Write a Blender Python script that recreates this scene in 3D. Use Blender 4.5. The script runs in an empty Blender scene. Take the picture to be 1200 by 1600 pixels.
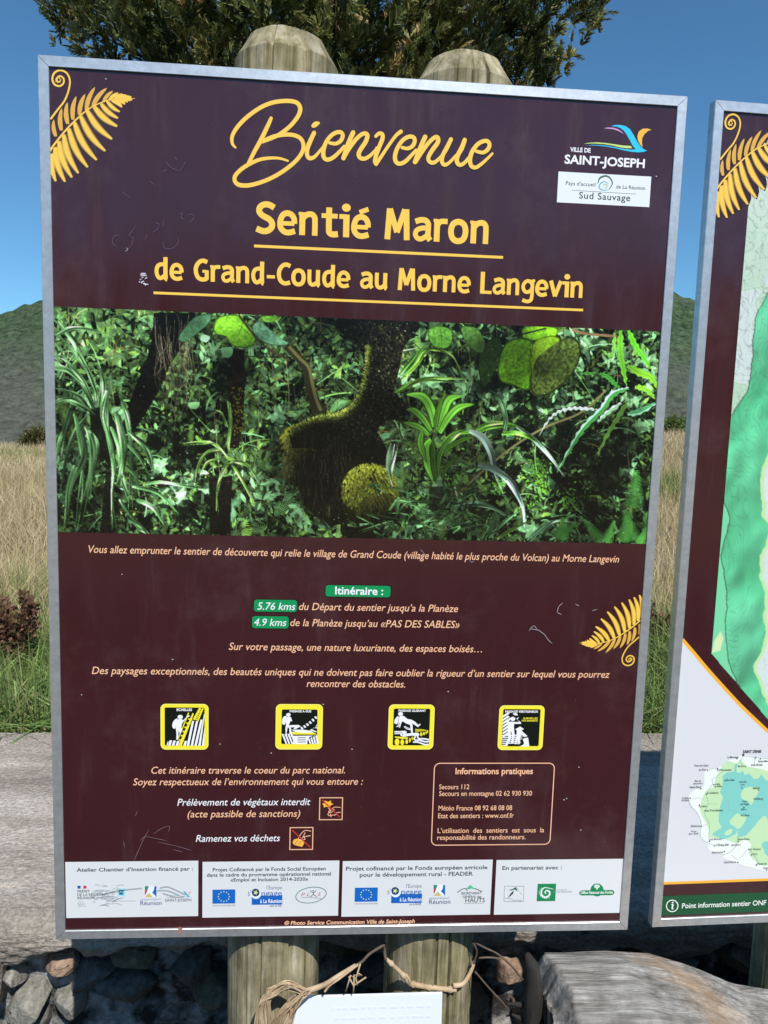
import bpy, math, random
import numpy as np
from mathutils import Vector, Matrix
from mathutils.geometry import tessellate_polygon

random.seed(7)
RNG = np.random.default_rng(11)
scene = bpy.context.scene
COL = scene.collection

# ------------------------------------------------------------------ camera
FPX, PITCH, YAW, ROLL = 1150.0, 0.111682188, 0.0699326602, 0.0307628532
CAM = Vector((-0.0400471, -1.04742432, 1.56954306))
def cam_axes():
    cp, sp, cy, sy, cr, sr = math.cos(PITCH), math.sin(PITCH), math.cos(YAW), math.sin(YAW), math.cos(ROLL), math.sin(ROLL)
    f = Vector((sy*cp, cy*cp, -sp)); r = Vector((cy, -sy, 0)); u = r.cross(f)
    return cr*r + sr*u, -sr*r + cr*u, f
CR, CU, CF = cam_axes()
cd = bpy.data.cameras.new('camera'); cam = bpy.data.objects.new('camera', cd); COL.objects.link(cam)
cd.sensor_fit = 'HORIZONTAL'; cd.sensor_width = 36.0; cd.lens = FPX*36/1200
cd.clip_start = 0.05; cd.clip_end = 3000
M = Matrix((( CR.x, CU.x, -CF.x, CAM.x), (CR.y, CU.y, -CF.y, CAM.y), (CR.z, CU.z, -CF.z, CAM.z), (0, 0, 0, 1)))
cam.matrix_world = M
scene.camera = cam

# ------------------------------------------------------------------ light
SUN_EL, SUN_AZ = math.radians(53), math.radians(164)     # azimuth clockwise from +Y
S = Vector((math.sin(SUN_AZ)*math.cos(SUN_EL), math.cos(SUN_AZ)*math.cos(SUN_EL), math.sin(SUN_EL)))
w = bpy.data.worlds.new('World'); scene.world = w; w.use_nodes = True
nt = w.node_tree; nt.nodes.clear()
sky = nt.nodes.new('ShaderNodeTexSky'); sky.sky_type = 'NISHITA'; sky.sun_disc = False
sky.sun_elevation = SUN_EL; sky.sun_rotation = SUN_AZ; sky.altitude = 900; sky.air_density = 1.0; sky.dust_density = 0.25; sky.ozone_density = 2.2
bg = nt.nodes.new('ShaderNodeBackground'); bg.inputs[1].default_value = 0.105
wo = nt.nodes.new('ShaderNodeOutputWorld')
tn = nt.nodes.new('ShaderNodeMixRGB'); tn.blend_type = 'MULTIPLY'; tn.inputs[0].default_value = 1; tn.inputs[2].default_value = (.62, 1.03, 1.18, 1)   # deep clear mountain blue
nt.links.new(sky.outputs[0], tn.inputs[1]); nt.links.new(tn.outputs[0], bg.inputs[0]); nt.links.new(bg.outputs[0], wo.inputs[0])
ld = bpy.data.lights.new('sun', 'SUN'); ld.energy = 4.7; ld.angle = math.radians(0.53); ld.color = (1.0, 0.955, 0.89)
sun = bpy.data.objects.new('sun', ld); COL.objects.link(sun)
sun.rotation_euler = S.to_track_quat('Z', 'Y').to_euler(); sun.location = (0.5, -2, 4)
scene.view_settings.view_transform = 'Standard'; scene.view_settings.look = 'None'
scene.view_settings.gamma = 1.0; scene.view_settings.exposure = 0.10
scene.view_settings.use_curve_mapping = False
scene.render.engine = 'CYCLES'
scene.cycles.max_bounces = 6

# ------------------------------------------------------------------ digitising: photo pixel -> point on a real plane
def ray(px, py):
    return CF + CR*((px-600)/FPX) + CU*((800-py)/FPX)
def on_plane(px, py, o, n):
    d = ray(px, py); t = (Vector(o)-CAM).dot(Vector(n))/d.dot(Vector(n))
    return CAM + d*t
def on_y(px, py, y): return on_plane(px, py, (0, y, 0), (0, 1, 0))
def on_z(px, py, z): return on_plane(px, py, (0, 0, z), (0, 0, 1))

# ------------------------------------------------------------------ object helpers
def empty(name, loc=(0, 0, 0), rz=0.0):
    o = bpy.data.objects.new(name, None); COL.objects.link(o)
    o.location = loc; o.rotation_euler = (0, 0, rz); o.empty_display_size = 0.1
    return o
def tag(o, label=None, cat=None, group=None, kind=None):
    if label: o['label'] = label
    if cat: o['category'] = cat
    if group: o['group'] = group
    if kind: o['kind'] = kind
    return o
def mesh_np(name, verts, faces, mats, parent=None, smooth=False, midx=None, colors=None, corner=False):
    """verts Nx3; faces: MxK int array (constant K) or list of lists"""
    me = bpy.data.meshes.new(name)
    verts = np.asarray(verts, dtype=np.float32)
    if isinstance(faces, np.ndarray):
        K = faces.shape[1]; nf = len(faces)
        me.vertices.add(len(verts)); me.vertices.foreach_set('co', verts.ravel())
        me.loops.add(nf*K); me.loops.foreach_set('vertex_index', faces.astype(np.int32).ravel())
        me.polygons.add(nf); me.polygons.foreach_set('loop_start', np.arange(nf, dtype=np.int32)*K)
        if midx is not None: me.polygons.foreach_set('material_index', np.asarray(midx, dtype=np.int32))
        me.update(calc_edges=True)
    else:
        me.from_pydata([tuple(v) for v in verts], [], faces)
        if midx is not None: me.polygons.foreach_set('material_index', np.asarray(midx, dtype=np.int32))
        me.update()
    if smooth: me.polygons.foreach_set('use_smooth', [True]*len(me.polygons))
    if colors is not None:
        a = me.color_attributes.new('tint', 'FLOAT_COLOR', 'POINT')
        c = np.ones((len(verts), 4), dtype=np.float32); c[:, :3] = colors
        a.data.foreach_set('color', c.ravel())
    for m in (mats if isinstance(mats, (list, tuple)) else [mats]): me.materials.append(m)
    o = bpy.data.objects.new(name, me); COL.objects.link(o)
    if parent: o.parent = parent
    return o
class MB:
    """simple solid collector"""
    def __init__(s): s.v = []; s.f = []; s.m = []
    def add(s, v, f, m=0):
        b = len(s.v); s.v += [tuple(p) for p in v]; s.f += [tuple(b+i for i in q) for q in f]; s.m += [m]*len(f)
    def box(s, a, b, m=0):
        x0, y0, z0 = a; x1, y1, z1 = b
        s.add([(x0,y0,z0),(x1,y0,z0),(x1,y1,z0),(x0,y1,z0),(x0,y0,z1),(x1,y0,z1),(x1,y1,z1),(x0,y1,z1)],
              [(0,3,2,1),(4,5,6,7),(0,1,5,4),(1,2,6,5),(2,3,7,6),(3,0,4,7)], m)
    def tube(s, pts, rad, n=7, m=0, cap=True):
        pts = [Vector(p) for p in pts]
        if not isinstance(rad, (list, tuple)): rad = [rad]*len(pts)
        vs = []; prev = None
        for i, p in enumerate(pts):
            t = (pts[min(i+1, len(pts)-1)]-pts[max(i-1, 0)]).normalized()
            if prev is None: a = t.orthogonal().normalized()
            else: a = (prev - t*prev.dot(t)).normalized()
            prev = a; b = t.cross(a)
            for k in range(n):
                an = 2*math.pi*k/n
                vs.append(p + (a*math.cos(an)+b*math.sin(an))*rad[i])
        fs = [(i*n+k, i*n+(k+1) % n, (i+1)*n+(k+1) % n, (i+1)*n+k) for i in range(len(pts)-1) for k in range(n)]
        if cap: fs += [tuple(range(n-1, -1, -1)), tuple((len(pts)-1)*n+k for k in range(n))]
        s.add(vs, fs, m)
    def build(s, name, mats, parent=None, smooth=False):
        return mesh_np(name, s.v, s.f, mats, parent, smooth, s.m)

# numpy value noise -------------------------------------------------------------
def vnoise2(x, y, seed=0):
    xi = np.floor(x).astype(np.int64); yi = np.floor(y).astype(np.int64); fx = x-xi; fy = y-yi
    fx = fx*fx*(3-2*fx); fy = fy*fy*(3-2*fy)
    def h(a, b):
        n = (a*374761393 + b*668265263 + seed*974634777) & 0xffffffff
        n = ((n ^ (n >> 13))*1274126177) & 0xffffffff
        return ((n ^ (n >> 16)) & 0xffff)/65535.0
    return (h(xi, yi)*(1-fx)+h(xi+1, yi)*fx)*(1-fy)+(h(xi, yi+1)*(1-fx)+h(xi+1, yi+1)*fx)*fy
def fbm(x, y, oct=4, seed=0):
    s = 0; a = .5; t = 0
    for o in range(oct):
        s = s+a*vnoise2(x*2**o+o*17.3, y*2**o-o*9.1, seed+o); t += a; a *= .5
    return s/t
def noise3(v, seed=0):
    return (vnoise2(v[:, 0]+v[:, 2]*.7, v[:, 1]-v[:, 2]*.6, seed)+vnoise2(v[:, 1]+3.1, v[:, 2]+v[:, 0]*.5, seed+5)+vnoise2(v[:, 2]-1.7, v[:, 0]+v[:, 1]*.4, seed+9))/3

# ------------------------------------------------------------------ materials
def lin(c):
    return tuple((x/255/12.92 if x/255 <= .04045 else ((x/255+.055)/1.055)**2.4) for x in c)
def nodes(name):
    m = bpy.data.materials.new(name); m.use_nodes = True
    t = m.node_tree; b = t.nodes['Principled BSDF']
    return m, t, b
def N(t, ty, **kw):
    n = t.nodes.new(ty)
    for k, v in kw.items(): setattr(n, k, v)
    return n
def plain(name, c, rough=.5, metal=0.0, spec=.5, raw=False):
    m, t, b = nodes(name)
    b.inputs['Base Color'].default_value = (*(c if raw else lin(c)), 1)
    b.inputs['Roughness'].default_value = rough; b.inputs['Metallic'].default_value = metal
    b.inputs['Specular IOR Level'].default_value = spec
    return m
def noisy(name, stops, scale=(5, 5, 5), rough=.8, detail=8, bump=.3, bscale=None, bdist=.01, dist=0.0, spec=.3, metal=0.0, coord='Object', extra=None):
    """noise colour ramp + bump; stops = [(pos, linear rgb)]"""
    m, t, b = nodes(name)
    tc = N(t, 'ShaderNodeTexCoord'); mp = N(t, 'ShaderNodeMapping'); mp.inputs['Scale'].default_value = scale
    t.links.new(tc.outputs[coord], mp.inputs[0])
    no = N(t, 'ShaderNodeTexNoise'); no.inputs['Scale'].default_value = 1; no.inputs['Detail'].default_value = detail; no.inputs['Distortion'].default_value = dist
    no.inputs['Roughness'].default_value = .62
    t.links.new(mp.outputs[0], no.inputs[0])
    cr = N(t, 'ShaderNodeValToRGB'); el = cr.color_ramp.elements
    while len(el) < len(stops): el.new(.5)
    for e, (p, c) in zip(el, stops): e.position = p; e.color = (*c, 1)
    t.links.new(no.outputs[0], cr.inputs[0]); out = cr.outputs[0]
    if extra:     # second, finer speckle: (scale, low mult, high mult)
        sc, lo, hi = extra
        n2 = N(t, 'ShaderNodeTexNoise'); n2.inputs['Scale'].default_value = 1; n2.inputs['Detail'].default_value = 4; n2.inputs['Roughness'].default_value = .7
        m2 = N(t, 'ShaderNodeMapping'); m2.inputs['Scale'].default_value = sc if isinstance(sc, tuple) else (sc,)*3
        t.links.new(tc.outputs[coord], m2.inputs[0]); t.links.new(m2.outputs[0], n2.inputs[0])
        mr = N(t, 'ShaderNodeMapRange'); mr.inputs[1].default_value = .35; mr.inputs[2].default_value = .65; mr.inputs[3].default_value = lo; mr.inputs[4].default_value = hi
        t.links.new(n2.outputs[0], mr.inputs[0])
        mx = N(t, 'ShaderNodeVectorMath', operation='SCALE'); t.links.new(out, mx.inputs[0]); t.links.new(mr.outputs[0], mx.inputs['Scale']); out = mx.outputs[0]
    t.links.new(out, b.inputs['Base Color'])
    b.inputs['Roughness'].default_value = rough; b.inputs['Specular IOR Level'].default_value = spec; b.inputs['Metallic'].default_value = metal
    if bump:
        bs = bscale or scale
        n3 = N(t, 'ShaderNodeTexNoise'); n3.inputs['Scale'].default_value = 1; n3.inputs['Detail'].default_value = 8; n3.inputs['Roughness'].default_value = .65
        m3 = N(t, 'ShaderNodeMapping'); m3.inputs['Scale'].default_value = bs if isinstance(bs, tuple) else (bs,)*3
        t.links.new(tc.outputs[coord], m3.inputs[0]); t.links.new(m3.outputs[0], n3.inputs[0])
        bp = N(t, 'ShaderNodeBump'); bp.inputs['Strength'].default_value = bump; bp.inputs['Distance'].default_value = bdist
        t.links.new(n3.outputs[0], bp.inputs['Height']); t.links.new(bp.outputs[0], b.inputs['Normal'])
    return m
def tinted(name, rough=.6, spec=.3, trans=0.0, attr='tint', noise=None):
    m, t, b = nodes(name)
    a = N(t, 'ShaderNodeAttribute'); a.attribute_name = attr
    out = a.outputs['Color']
    t.links.new(out, b.inputs['Base Color'])
    b.inputs['Roughness'].default_value = rough; b.inputs['Specular IOR Level'].default_value = spec
    if trans:
        tr = N(t, 'ShaderNodeBsdfTranslucent'); t.links.new(out, tr.inputs[0])
        mx = N(t, 'ShaderNodeMixShader'); mx.inputs[0].default_value = trans
        t.links.new(b.outputs[0], mx.inputs[1]); t.links.new(tr.outputs[0], mx.inputs[2])
        t.links.new(mx.outputs[0], t.nodes['Material Output'].inputs[0])
    return m
# ================================================================== PRINTED SIGNS
BW, BH, ZC = 0.875, 1.2417, 1.42
YP = 0.0025                                   # the print lies this far behind the frame's front edge
class Plane:
    """maps photo pixels to (x, z) in a sign's own plane"""
    def __init__(s, o, rz):
        o = Vector(o); ex = Vector((math.cos(rz), math.sin(rz), 0)); n = Vector((-math.sin(rz), math.cos(rz), 0))
        src = [(0, 0), (1200, 0), (1200, 1600), (0, 1600)]; A = []; 
        for (u, v) in src:
            p = on_plane(u, v, o+n*YP, n)-o; X, Z = p.dot(ex), p.z
            A.append([u, v, 1, 0, 0, 0, -u*X, -v*X, -X]); A.append([0, 0, 0, u, v, 1, -u*Z, -v*Z, -Z])
        s.H = np.linalg.svd(np.array(A))[2][-1].reshape(3, 3)
    def __call__(s, pts):
        p = np.asarray(pts, float).reshape(-1, 2)
        q = np.c_[p, np.ones(len(p))] @ s.H.T
        return q[:, :2]/q[:, 2:3]
B2O, B2R = Vector((0.47930716, 0.004855, 0)), 0.0359117
T1 = Plane((0, 0, 0), 0.0)
B2C = B2O + Vector((math.cos(B2R), math.sin(B2R), 0))*(BW/2)
T2 = Plane(B2C, B2R)

def smooth(pts, n=8, closed=False):
    P = [np.array(p, float) for p in pts]; out = []
    L = len(P)
    for i in range(L if closed else L-1):
        if closed: a, b, c, d = P[i-1], P[i], P[(i+1) % L], P[(i+2) % L]
        else: a, b, c, d = P[max(i-1, 0)], P[i], P[i+1], P[min(i+2, L-1)]
        for k in range(n):
            t = k/n
            out.append(.5*((2*b)+(-a+c)*t+(2*a-5*b+4*c-d)*t*t+(-a+3*b-3*c+d)*t**3))
    if not closed: out.append(P[-1])
    return np.array(out)

# one material per ink
INK = {}
def ink(c):
    key = tuple(c)
    if key not in INK:
        INK[key] = plain('ink', c, rough=.28, spec=.5)
    return INK[key]
YEL = (255, 208, 88); PEACH = (255, 198, 158); WHITE = (246, 248, 252); GREEN = (20, 150, 88); BLACK = (22, 26, 20); SYEL = (250, 236, 60)
PLATE = (224, 227, 229); DGREY = (52, 72, 78); BLUE = (20, 98, 190)

class Flat:
    """flat print: thin layered sheets lying on a sign's panel"""
    def __init__(s, to, base=1.5e-4): s.to = to; s.v = []; s.f = []; s.m = []; s.mats = []; s.off = base
    def mi(s, c):
        m = ink(c)
        if m not in s.mats: s.mats.append(m)
        return s.mats.index(m)
    def raw(s, xz, faces, c, off=None):
        b = len(s.v); o = s.off if off is None else off
        if np.isscalar(o): o = [o]*len(xz)
        s.v += [(p[0], YP-q, p[1]) for p, q in zip(xz, o)]; k = s.mi(c)
        for f in faces: s.f.append(tuple(b+i for i in f)); s.m.append(k)
        s.off += 5e-6
    def poly(s, pts, c, sm=0):
        if sm: pts = smooth(pts, sm, True)
        q = s.to(pts)
        tr = tessellate_polygon([[Vector((a, b, 0)) for a, b in q]])
        s.raw(q, tr, c)
    def rect(s, x0, y0, x1, y1, c, rad=0):
        """corners in the photo; the sheet itself is square in the sign's plane"""
        (a, b), (d, e) = s.to([(x0, y0), (x1, y1)])
        s.rect_m(a, e, d, b, c, rad)
    def rect_m(s, a, e, d, b, c, rad=0):
        if rad:
            P = []
            for cx, cz, t0 in ((d-rad, b-rad, 0), (a+rad, b-rad, 90), (a+rad, e+rad, 180), (d-rad, e+rad, 270)):
                for k in range(6):
                    t = math.radians(t0+k*18); P.append((cx+rad*math.cos(t), cz+rad*math.sin(t)))
        else: P = [(a, e), (d, e), (d, b), (a, b)]
        s.raw(P, [tuple(range(len(P)))], c)
    def stroke(s, pts, wd, c, n=8, cap=True, taper=None, closed=False, metric=False):
        """ribbon; wd in photo pixels (or metres when metric)"""
        P = smooth(pts, n, closed) if n > 1 else np.array(pts, float)
        if closed: P = np.vstack([P, P[:1]])
        if not metric:
            sc = np.linalg.norm(s.to(P[:1]+[[1, 0]])-s.to(P[:1])); P = s.to(P); wd = wd*sc
        L = len(P); T = np.zeros_like(P); T[1:-1] = P[2:]-P[:-2]; T[0] = P[1]-P[0]; T[-1] = P[-1]-P[-2]
        if closed: T[0] = T[-1] = P[1]-P[-2]
        T /= np.linalg.norm(T, axis=1, keepdims=True)+1e-12; Nn = np.c_[-T[:, 1], T[:, 0]]
        W = np.full(L, wd/2)
        if taper is not None: W = W*np.interp(np.linspace(0, 1, L), np.linspace(0, 1, len(taper)), taper)
        if n <= 1:   # mitre sharp joints
            for i in range(1, L-1):
                a = P[i]-P[i-1]; b = P[i+1]-P[i]; a /= np.linalg.norm(a); b /= np.linalg.norm(b)
                W[i] /= max(.5, math.sqrt(max(0, (1+a@b)/2)))
        xz = list(P+Nn*W[:, None])+list(P-Nn*W[:, None])
        off = list(s.off+np.arange(L)*8e-7)*2
        fs = [(i, i+1, L+i+1, L+i) for i in range(L-1)]
        if cap and not closed:
            for e, sg in ((0, -1), (L-1, 1)):
                b = len(xz); K = 7
                for k in range(K+1):
                    an = math.pi*k/K
                    xz.append(P[e]+Nn[e]*W[e]*math.cos(an)+sg*T[e]*W[e]*math.sin(an)); off.append(off[e])
                fs.append(tuple(range(b, b+K+1)))
        s.raw(xz, fs, c, off); s.off += L*8e-7
    def disc(s, cx, cy, rx, ry, c, n=16, rot=0):
        P = []
        for k in range(n):
            t = 2*math.pi*k/n; a, b = rx*math.cos(t), ry*math.sin(t)
            P.append((cx+a*math.cos(rot)-b*math.sin(rot), cy+a*math.sin(rot)+b*math.cos(rot)))
        s.poly(P, c)
    def build(s, name, parent, label=None):
        o = mesh_np(name, s.v, s.f, s.mats, parent, False, s.m)
        if label: o['label'] = label
        return o
    # ---- lettering with the built-in face
    def text(s, body, p0, p1, cap, c, bold=0.0, italic=0.0, serif=0, keep=False, shadow=None, space=1.0):
        """baseline from photo pixel p0 to p1, capital height in photo pixels"""
        vs, fs = glyphs(body, bold, italic, space)
        q = s.to([p0, p1, ((p0[0]+p1[0])/2, (p0[1]+p1[1])/2), ((p0[0]+p1[0])/2, (p0[1]+p1[1])/2-cap)])
        W = q[1, 0]-q[0, 0]; h = (q[3, 1]-q[2, 1])/CAPH
        x0, x1 = vs[:, 0].min(), vs[:, 0].max()
        sx = W/(x1-x0)
        xz = np.c_[q[0, 0]+(vs[:, 0]-x0)*sx, (q[0, 1]+q[1, 1])/2+vs[:, 1]*h]
        s.raw(xz, fs, c)
_gc = {}
def glyphs(body, bold, italic, space=1.0):
    key = (body, bold, italic, space)
    if key in _gc: return _gc[key]
    cu = bpy.data.curves.new('text', 'FONT'); cu.body = body; cu.size = 1; cu.shear = italic; cu.offset = bold; cu.space_character = space
    cu.resolution_u = 3; cu.fill_mode = 'FRONT'
    ob = bpy.data.objects.new('text', cu)
    me = bpy.data.meshes.new_from_object(ob)
    v = np.zeros(len(me.vertices)*3); me.vertices.foreach_get('co', v)
    f = [tuple(p.vertices) for p in me.polygons]
    bpy.data.objects.remove(ob); bpy.data.curves.remove(cu); bpy.data.meshes.remove(me)
    _gc[key] = (v.reshape(-1, 3)[:, :2].copy(), f); return _gc[key]
_v, _f = glyphs('H', 0, 0); CAPH = _v[:, 1].max()

# ---- own stroke letters for the two bold headings (capital height 100)
def _e(dx=0): return [([(50, 35), (9, 35)], 13, 1), ([(50, 35), (49, 50), (42, 63), (29, 68), (16, 61), (9, 42), (10, 22), (20, 9), (34, 6), (52, 12)], 17, 6)]
LET = {
 'S': (64, [([(55, 83), (42, 91), (27, 92), (14, 83), (12, 68), (22, 56), (40, 46), (49, 34), (48, 20), (37, 9), (22, 7), (4, 14)], 18, 6)]),
 'e': (62, _e()), 'é': (62, _e()+[([(24, 82), (50, 94)], 14, 1)]),
 'n': (64, [([(11, 73), (11, 0)], 18, 1), ([(0, 69), (11, 69)], 9, 1), ([(13, 55), (24, 66), (38, 68), (46, 60), (48, 46), (48, 0)], 17, 5)]),
 't': (54, [([(25, 93), (25, 24), (28, 11), (38, 7), (52, 9)], 18, 4), ([(3, 66), (50, 66)], 14, 1)]),
 'i': (36, [([(22, 73), (22, 0)], 19, 1), ([(1, 66), (22, 66)], 14, 1), 'dot']),
 'M': (84, [([(10, 0), (15, 100)], 18, 1), ([(16, 99), (38, 24)], 17, 1), ([(38, 24), (60, 99)], 17, 1), ([(64, 100), (68, 0)], 18, 1)]),
 'a': (62, [([(8, 62), (24, 68), (38, 67), (46, 58), (47, 44), (47, 16), (54, 3)], 17, 5), ([(47, 42), (30, 42), (14, 35), (9, 22), (15, 9), (28, 7), (46, 20)], 15, 6)]),
 'r': (44, [([(11, 73), (11, 0)], 18, 1), ([(0, 69), (11, 69)], 9, 1), ([(13, 55), (22, 66), (42, 67)], 16, 4)]),
 'o': (66, [([(31, 68), (15, 60), (9, 37), (15, 13), (31, 5), (47, 13), (53, 37), (47, 60)], 18, 5, 'c')]),
 'd': (62, [([(46, 100), (46, 14), (53, 1)], 18, 3), ([(34, 108), (46, 103)], 0.1, 1), ([(46, 66), (30, 68), (15, 60), (9, 38), (14, 14), (27, 6), (46, 22)], 17, 6)]),
 'G': (70, [([(58, 86), (42, 92), (26, 86), (13, 66), (11, 42), (19, 18), (36, 8), (57, 12)], 18, 6), ([(56, 8), (56, 50)], 17, 1), ([(38, 45), (56, 45)], 12, 1)]),
 'C': (62, [([(58, 85), (42, 92), (26, 86), (13, 66), (11, 40), (19, 17), (36, 7), (58, 12)], 18, 6)]),
 'u': (64, [([(11, 74), (11, 28), (16, 11), (29, 7), (46, 20)], 17, 5), ([(47, 74), (47, 14), (54, 2)], 18, 3)]),
 'L': (54, [([(11, 100), (11, 0)], 19, 1), ([(11, 7), (52, 7)], 14, 1)]),
 'g': (62, [([(30, 68), (16, 60), (9, 42), (15, 22), (28, 16), (42, 24), (50, 42), (44, 60)], 16, 5, 'c'), ([(49, 70), (49, -4), (43, -22), (28, -27), (8, -21)], 16, 5), ([(40, 66), (60, 71)], 12, 1)]),
 'v': (56, [([(6, 74), (27, 2)], 18, 1), ([(27, 2), (50, 74)], 17, 1)]),
 '-': (44, [([(4, 34), (38, 34)], 14, 1)]), ' ': (36, [])}
def heading(F, body, p0, p1, cap, c):
    q = F.to([p0, p1, ((p0[0]+p1[0])/2, (p0[1]+p1[1])/2), ((p0[0]+p1[0])/2, (p0[1]+p1[1])/2-cap)])
    tot = sum(LET[ch][0] for ch in body)-6
    sx = (q[1, 0]-q[0, 0])/tot; sz = (q[3, 1]-q[2, 1])/100; z0 = (q[0, 1]+q[1, 1])/2; x = q[0, 0]-2*sx
    o0 = F.off
    for ch in body:
        adv, st = LET[ch]; F.off = o0
        for k in st:
            if k == 'dot':
                P = [(x+(21+13*math.cos(a))*sx, z0+(95+13*math.sin(a))*sz) for a in np.linspace(0, 2*math.pi, 18)[:-1]]
                F.raw(P, [tuple(range(17))], c); continue
            P = np.array([(x+a*sx, z0+b*sz) for a, b in k[0]])
            F.stroke(P, k[1]*(sx*.62+sz*.38), c, n=k[2], cap=False, closed=len(k) > 3, metric=True)
        x += adv*sx

# ---- fern frond emblem (drawn in pixels of the top-left corner of the first sign)
def fern(F, aff, outline=None):
    def m(pts): return aff(np.asarray(pts, float)/3.0)
    rach = smooth([(232, 712), (262, 668), (330, 588), (415, 512), (500, 472), (560, 462), (632, 462)], 8)
    lower = [((243, 720), (262, 850)), ((258, 690), (306, 852)), ((276, 662), (338, 832)), ((298, 632), (368, 812)), ((322, 604), (412, 784)), ((348, 574), (454, 750)), ((378, 546), (494, 708)),
             ((408, 520), (526, 652)), ((440, 500), (550, 592)), ((472, 486), (554, 554)), ((500, 474), (562, 524)), ((524, 468), (574, 504)), ((546, 464), (588, 490)), ((568, 462), (600, 480)), ((588, 462), (612, 473)), ((604, 462), (620, 470))]
    upper = [((262, 640), (252, 560)), ((288, 612), (290, 506)), ((318, 582), (316, 478)), ((342, 562), (358, 450)), ((372, 540), (400, 440)), ((404, 518), (446, 408)), ((434, 500), (502, 412)),
             ((484, 478), (530, 426)), ((512, 470), (556, 434)), ((536, 464), (576, 440)), ((556, 462), (592, 444)), ((576, 460), (606, 450)), ((594, 460), (618, 454))]
    def pinna(a, b, wd, teeth, grow=0):
        a, b = np.array(a, float), np.array(b, float); L = np.linalg.norm(b-a); t = (b-a)/L; n = np.array([-t[1], t[0]])
        cn = max(6, int(L/6)) if teeth else 8; R = []; Lf = []
        for i in range(cn+1):
            u = i/cn; wv = wd*(math.sin(math.pi*min(1, .12+u*.82))**.6)*(1-.35*u)+grow
            bend = n*math.sin(u*math.pi)*L*.07*(1 if teeth else -1)
            p = a+t*L*u+bend
            if teeth and i < cn:
                R += [p+n*wv*.45, p+n*wv+t*5]; Lf += [p-n*wv*.45, p-n*wv+t*5]
            else: R.append(p+n*wv*(0 if i == cn else 1)); Lf.append(p-n*wv*(0 if i == cn else 1))
        return R+Lf[::-1][1:]
    if outline:
        for a, b in lower: F.poly(m(pinna(a, np.array(b)+(np.array(b)-a)/np.linalg.norm(np.array(b)-a)*9, 25, False, 9)), outline)
        for a, b in upper: F.poly(m(pinna(a, b, 18, False, 3)), outline)
    for a, b in lower:
        L = math.dist(a, b); F.poly(m(pinna(a, b, min(22, 6+L*.105), L > 70)), YEL)
    for a, b in upper:
        L = math.dist(a, b); F.poly(m(pinna(a, b, min(13, 4.5+L*.085), False)), (228, 178, 80) if L > 60 else YEL)
    sc = abs(np.linalg.det(np.c_[m([(3, 0)])-m([(0, 0)]), (m([(0, 3)])-m([(0, 0)]))].reshape(2, 2)))**.5
    F.stroke(m(rach), 3.0*sc, YEL, n=1, cap=True, taper=[1.1, .9, .5, .25])
    sp = smooth([(240, 556), (268, 518), (302, 474), (322, 424), (328, 378), (314, 344), (284, 330), (256, 342), (246, 370), (256, 396), (280, 404), (298, 390), (298, 368), (282, 357), (268, 366), (270, 382), (282, 384)], 6)
    F.stroke(m(sp), 3.0*sc, YEL, n=1, taper=[1, .9, .9, 1, 1, .9, .8, .6])
    for k in range(7):
        a = k*.9; F.disc(*m([(273+11*math.cos(a), 376+11*math.sin(a))])[0], 1.3*sc, 1.3*sc, YEL, 8)

# ------------------------------------------------------------------ metal frame, four mitred rails
m_alu = noisy('brushed_aluminium', [(0.3, (.66, .68, .69)), (.7, (.80, .82, .83))], scale=(14, 14, 60), rough=.36, metal=.74, bump=.05, bscale=(300, 300, 300), bdist=.0005, extra=(90, .86, 1.05))
m_panel = noisy('maroon_laminate', [(0.3, lin((60, 27, 31))), (.7, lin((66, 30, 34)))], scale=(6, 6, 6), rough=.16, spec=.75, bump=.02, bscale=(60, 60, 25), bdist=.0004)
_t = m_panel.node_tree; _b = _t.nodes['Principled BSDF']; _tc = N(_t, 'ShaderNodeTexCoord')
_src = _b.inputs['Base Color'].links[0].from_socket
_m1 = N(_t, 'ShaderNodeMapping'); _m1.inputs['Scale'].default_value = (26, 26, 3.2); _n1 = N(_t, 'ShaderNodeTexNoise'); _n1.inputs['Scale'].default_value = 1; _n1.inputs['Detail'].default_value = 7; _n1.inputs['Roughness'].default_value = .7
_t.links.new(_tc.outputs['Object'], _m1.inputs[0]); _t.links.new(_m1.outputs[0], _n1.inputs[0])
_r1 = N(_t, 'ShaderNodeMapRange'); _r1.inputs[1].default_value = .35; _r1.inputs[2].default_value = .75; _r1.inputs[3].default_value = .10; _r1.inputs[4].default_value = .34; _t.links.new(_n1.outputs[0], _r1.inputs[0]); _t.links.new(_r1.outputs[0], _b.inputs['Roughness'])
_n2 = N(_t, 'ShaderNodeTexNoise'); _n2.inputs['Scale'].default_value = 5.5; _n2.inputs['Detail'].default_value = 9; _n2.inputs['Roughness'].default_value = .72; _t.links.new(_tc.outputs['Object'], _n2.inputs[0])
_r2 = N(_t, 'ShaderNodeMapRange'); _r2.inputs[1].default_value = .52; _r2.inputs[2].default_value = .80; _r2.inputs[3].default_value = 0; _r2.inputs[4].default_value = .14; _t.links.new(_n2.outputs[0], _r2.inputs[0])
_r3 = N(_t, 'ShaderNodeMapRange'); _r3.inputs[1].default_value = .55; _r3.inputs[2].default_value = .85; _r3.inputs[3].default_value = 0; _r3.inputs[4].default_value = .10; _t.links.new(_n1.outputs[0], _r3.inputs[0])
_ad = N(_t, 'ShaderNodeMath', operation='ADD'); _t.links.new(_r2.outputs[0], _ad.inputs[0]); _t.links.new(_r3.outputs[0], _ad.inputs[1])
_mx = N(_t, 'ShaderNodeMixRGB'); _mx.inputs[2].default_value = (.30, .22, .24, 1); _t.links.new(_src, _mx.inputs[1]); _t.links.new(_ad.outputs[0], _mx.inputs[0]); _t.links.new(_mx.outputs[0], _b.inputs['Base Color'])
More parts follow.
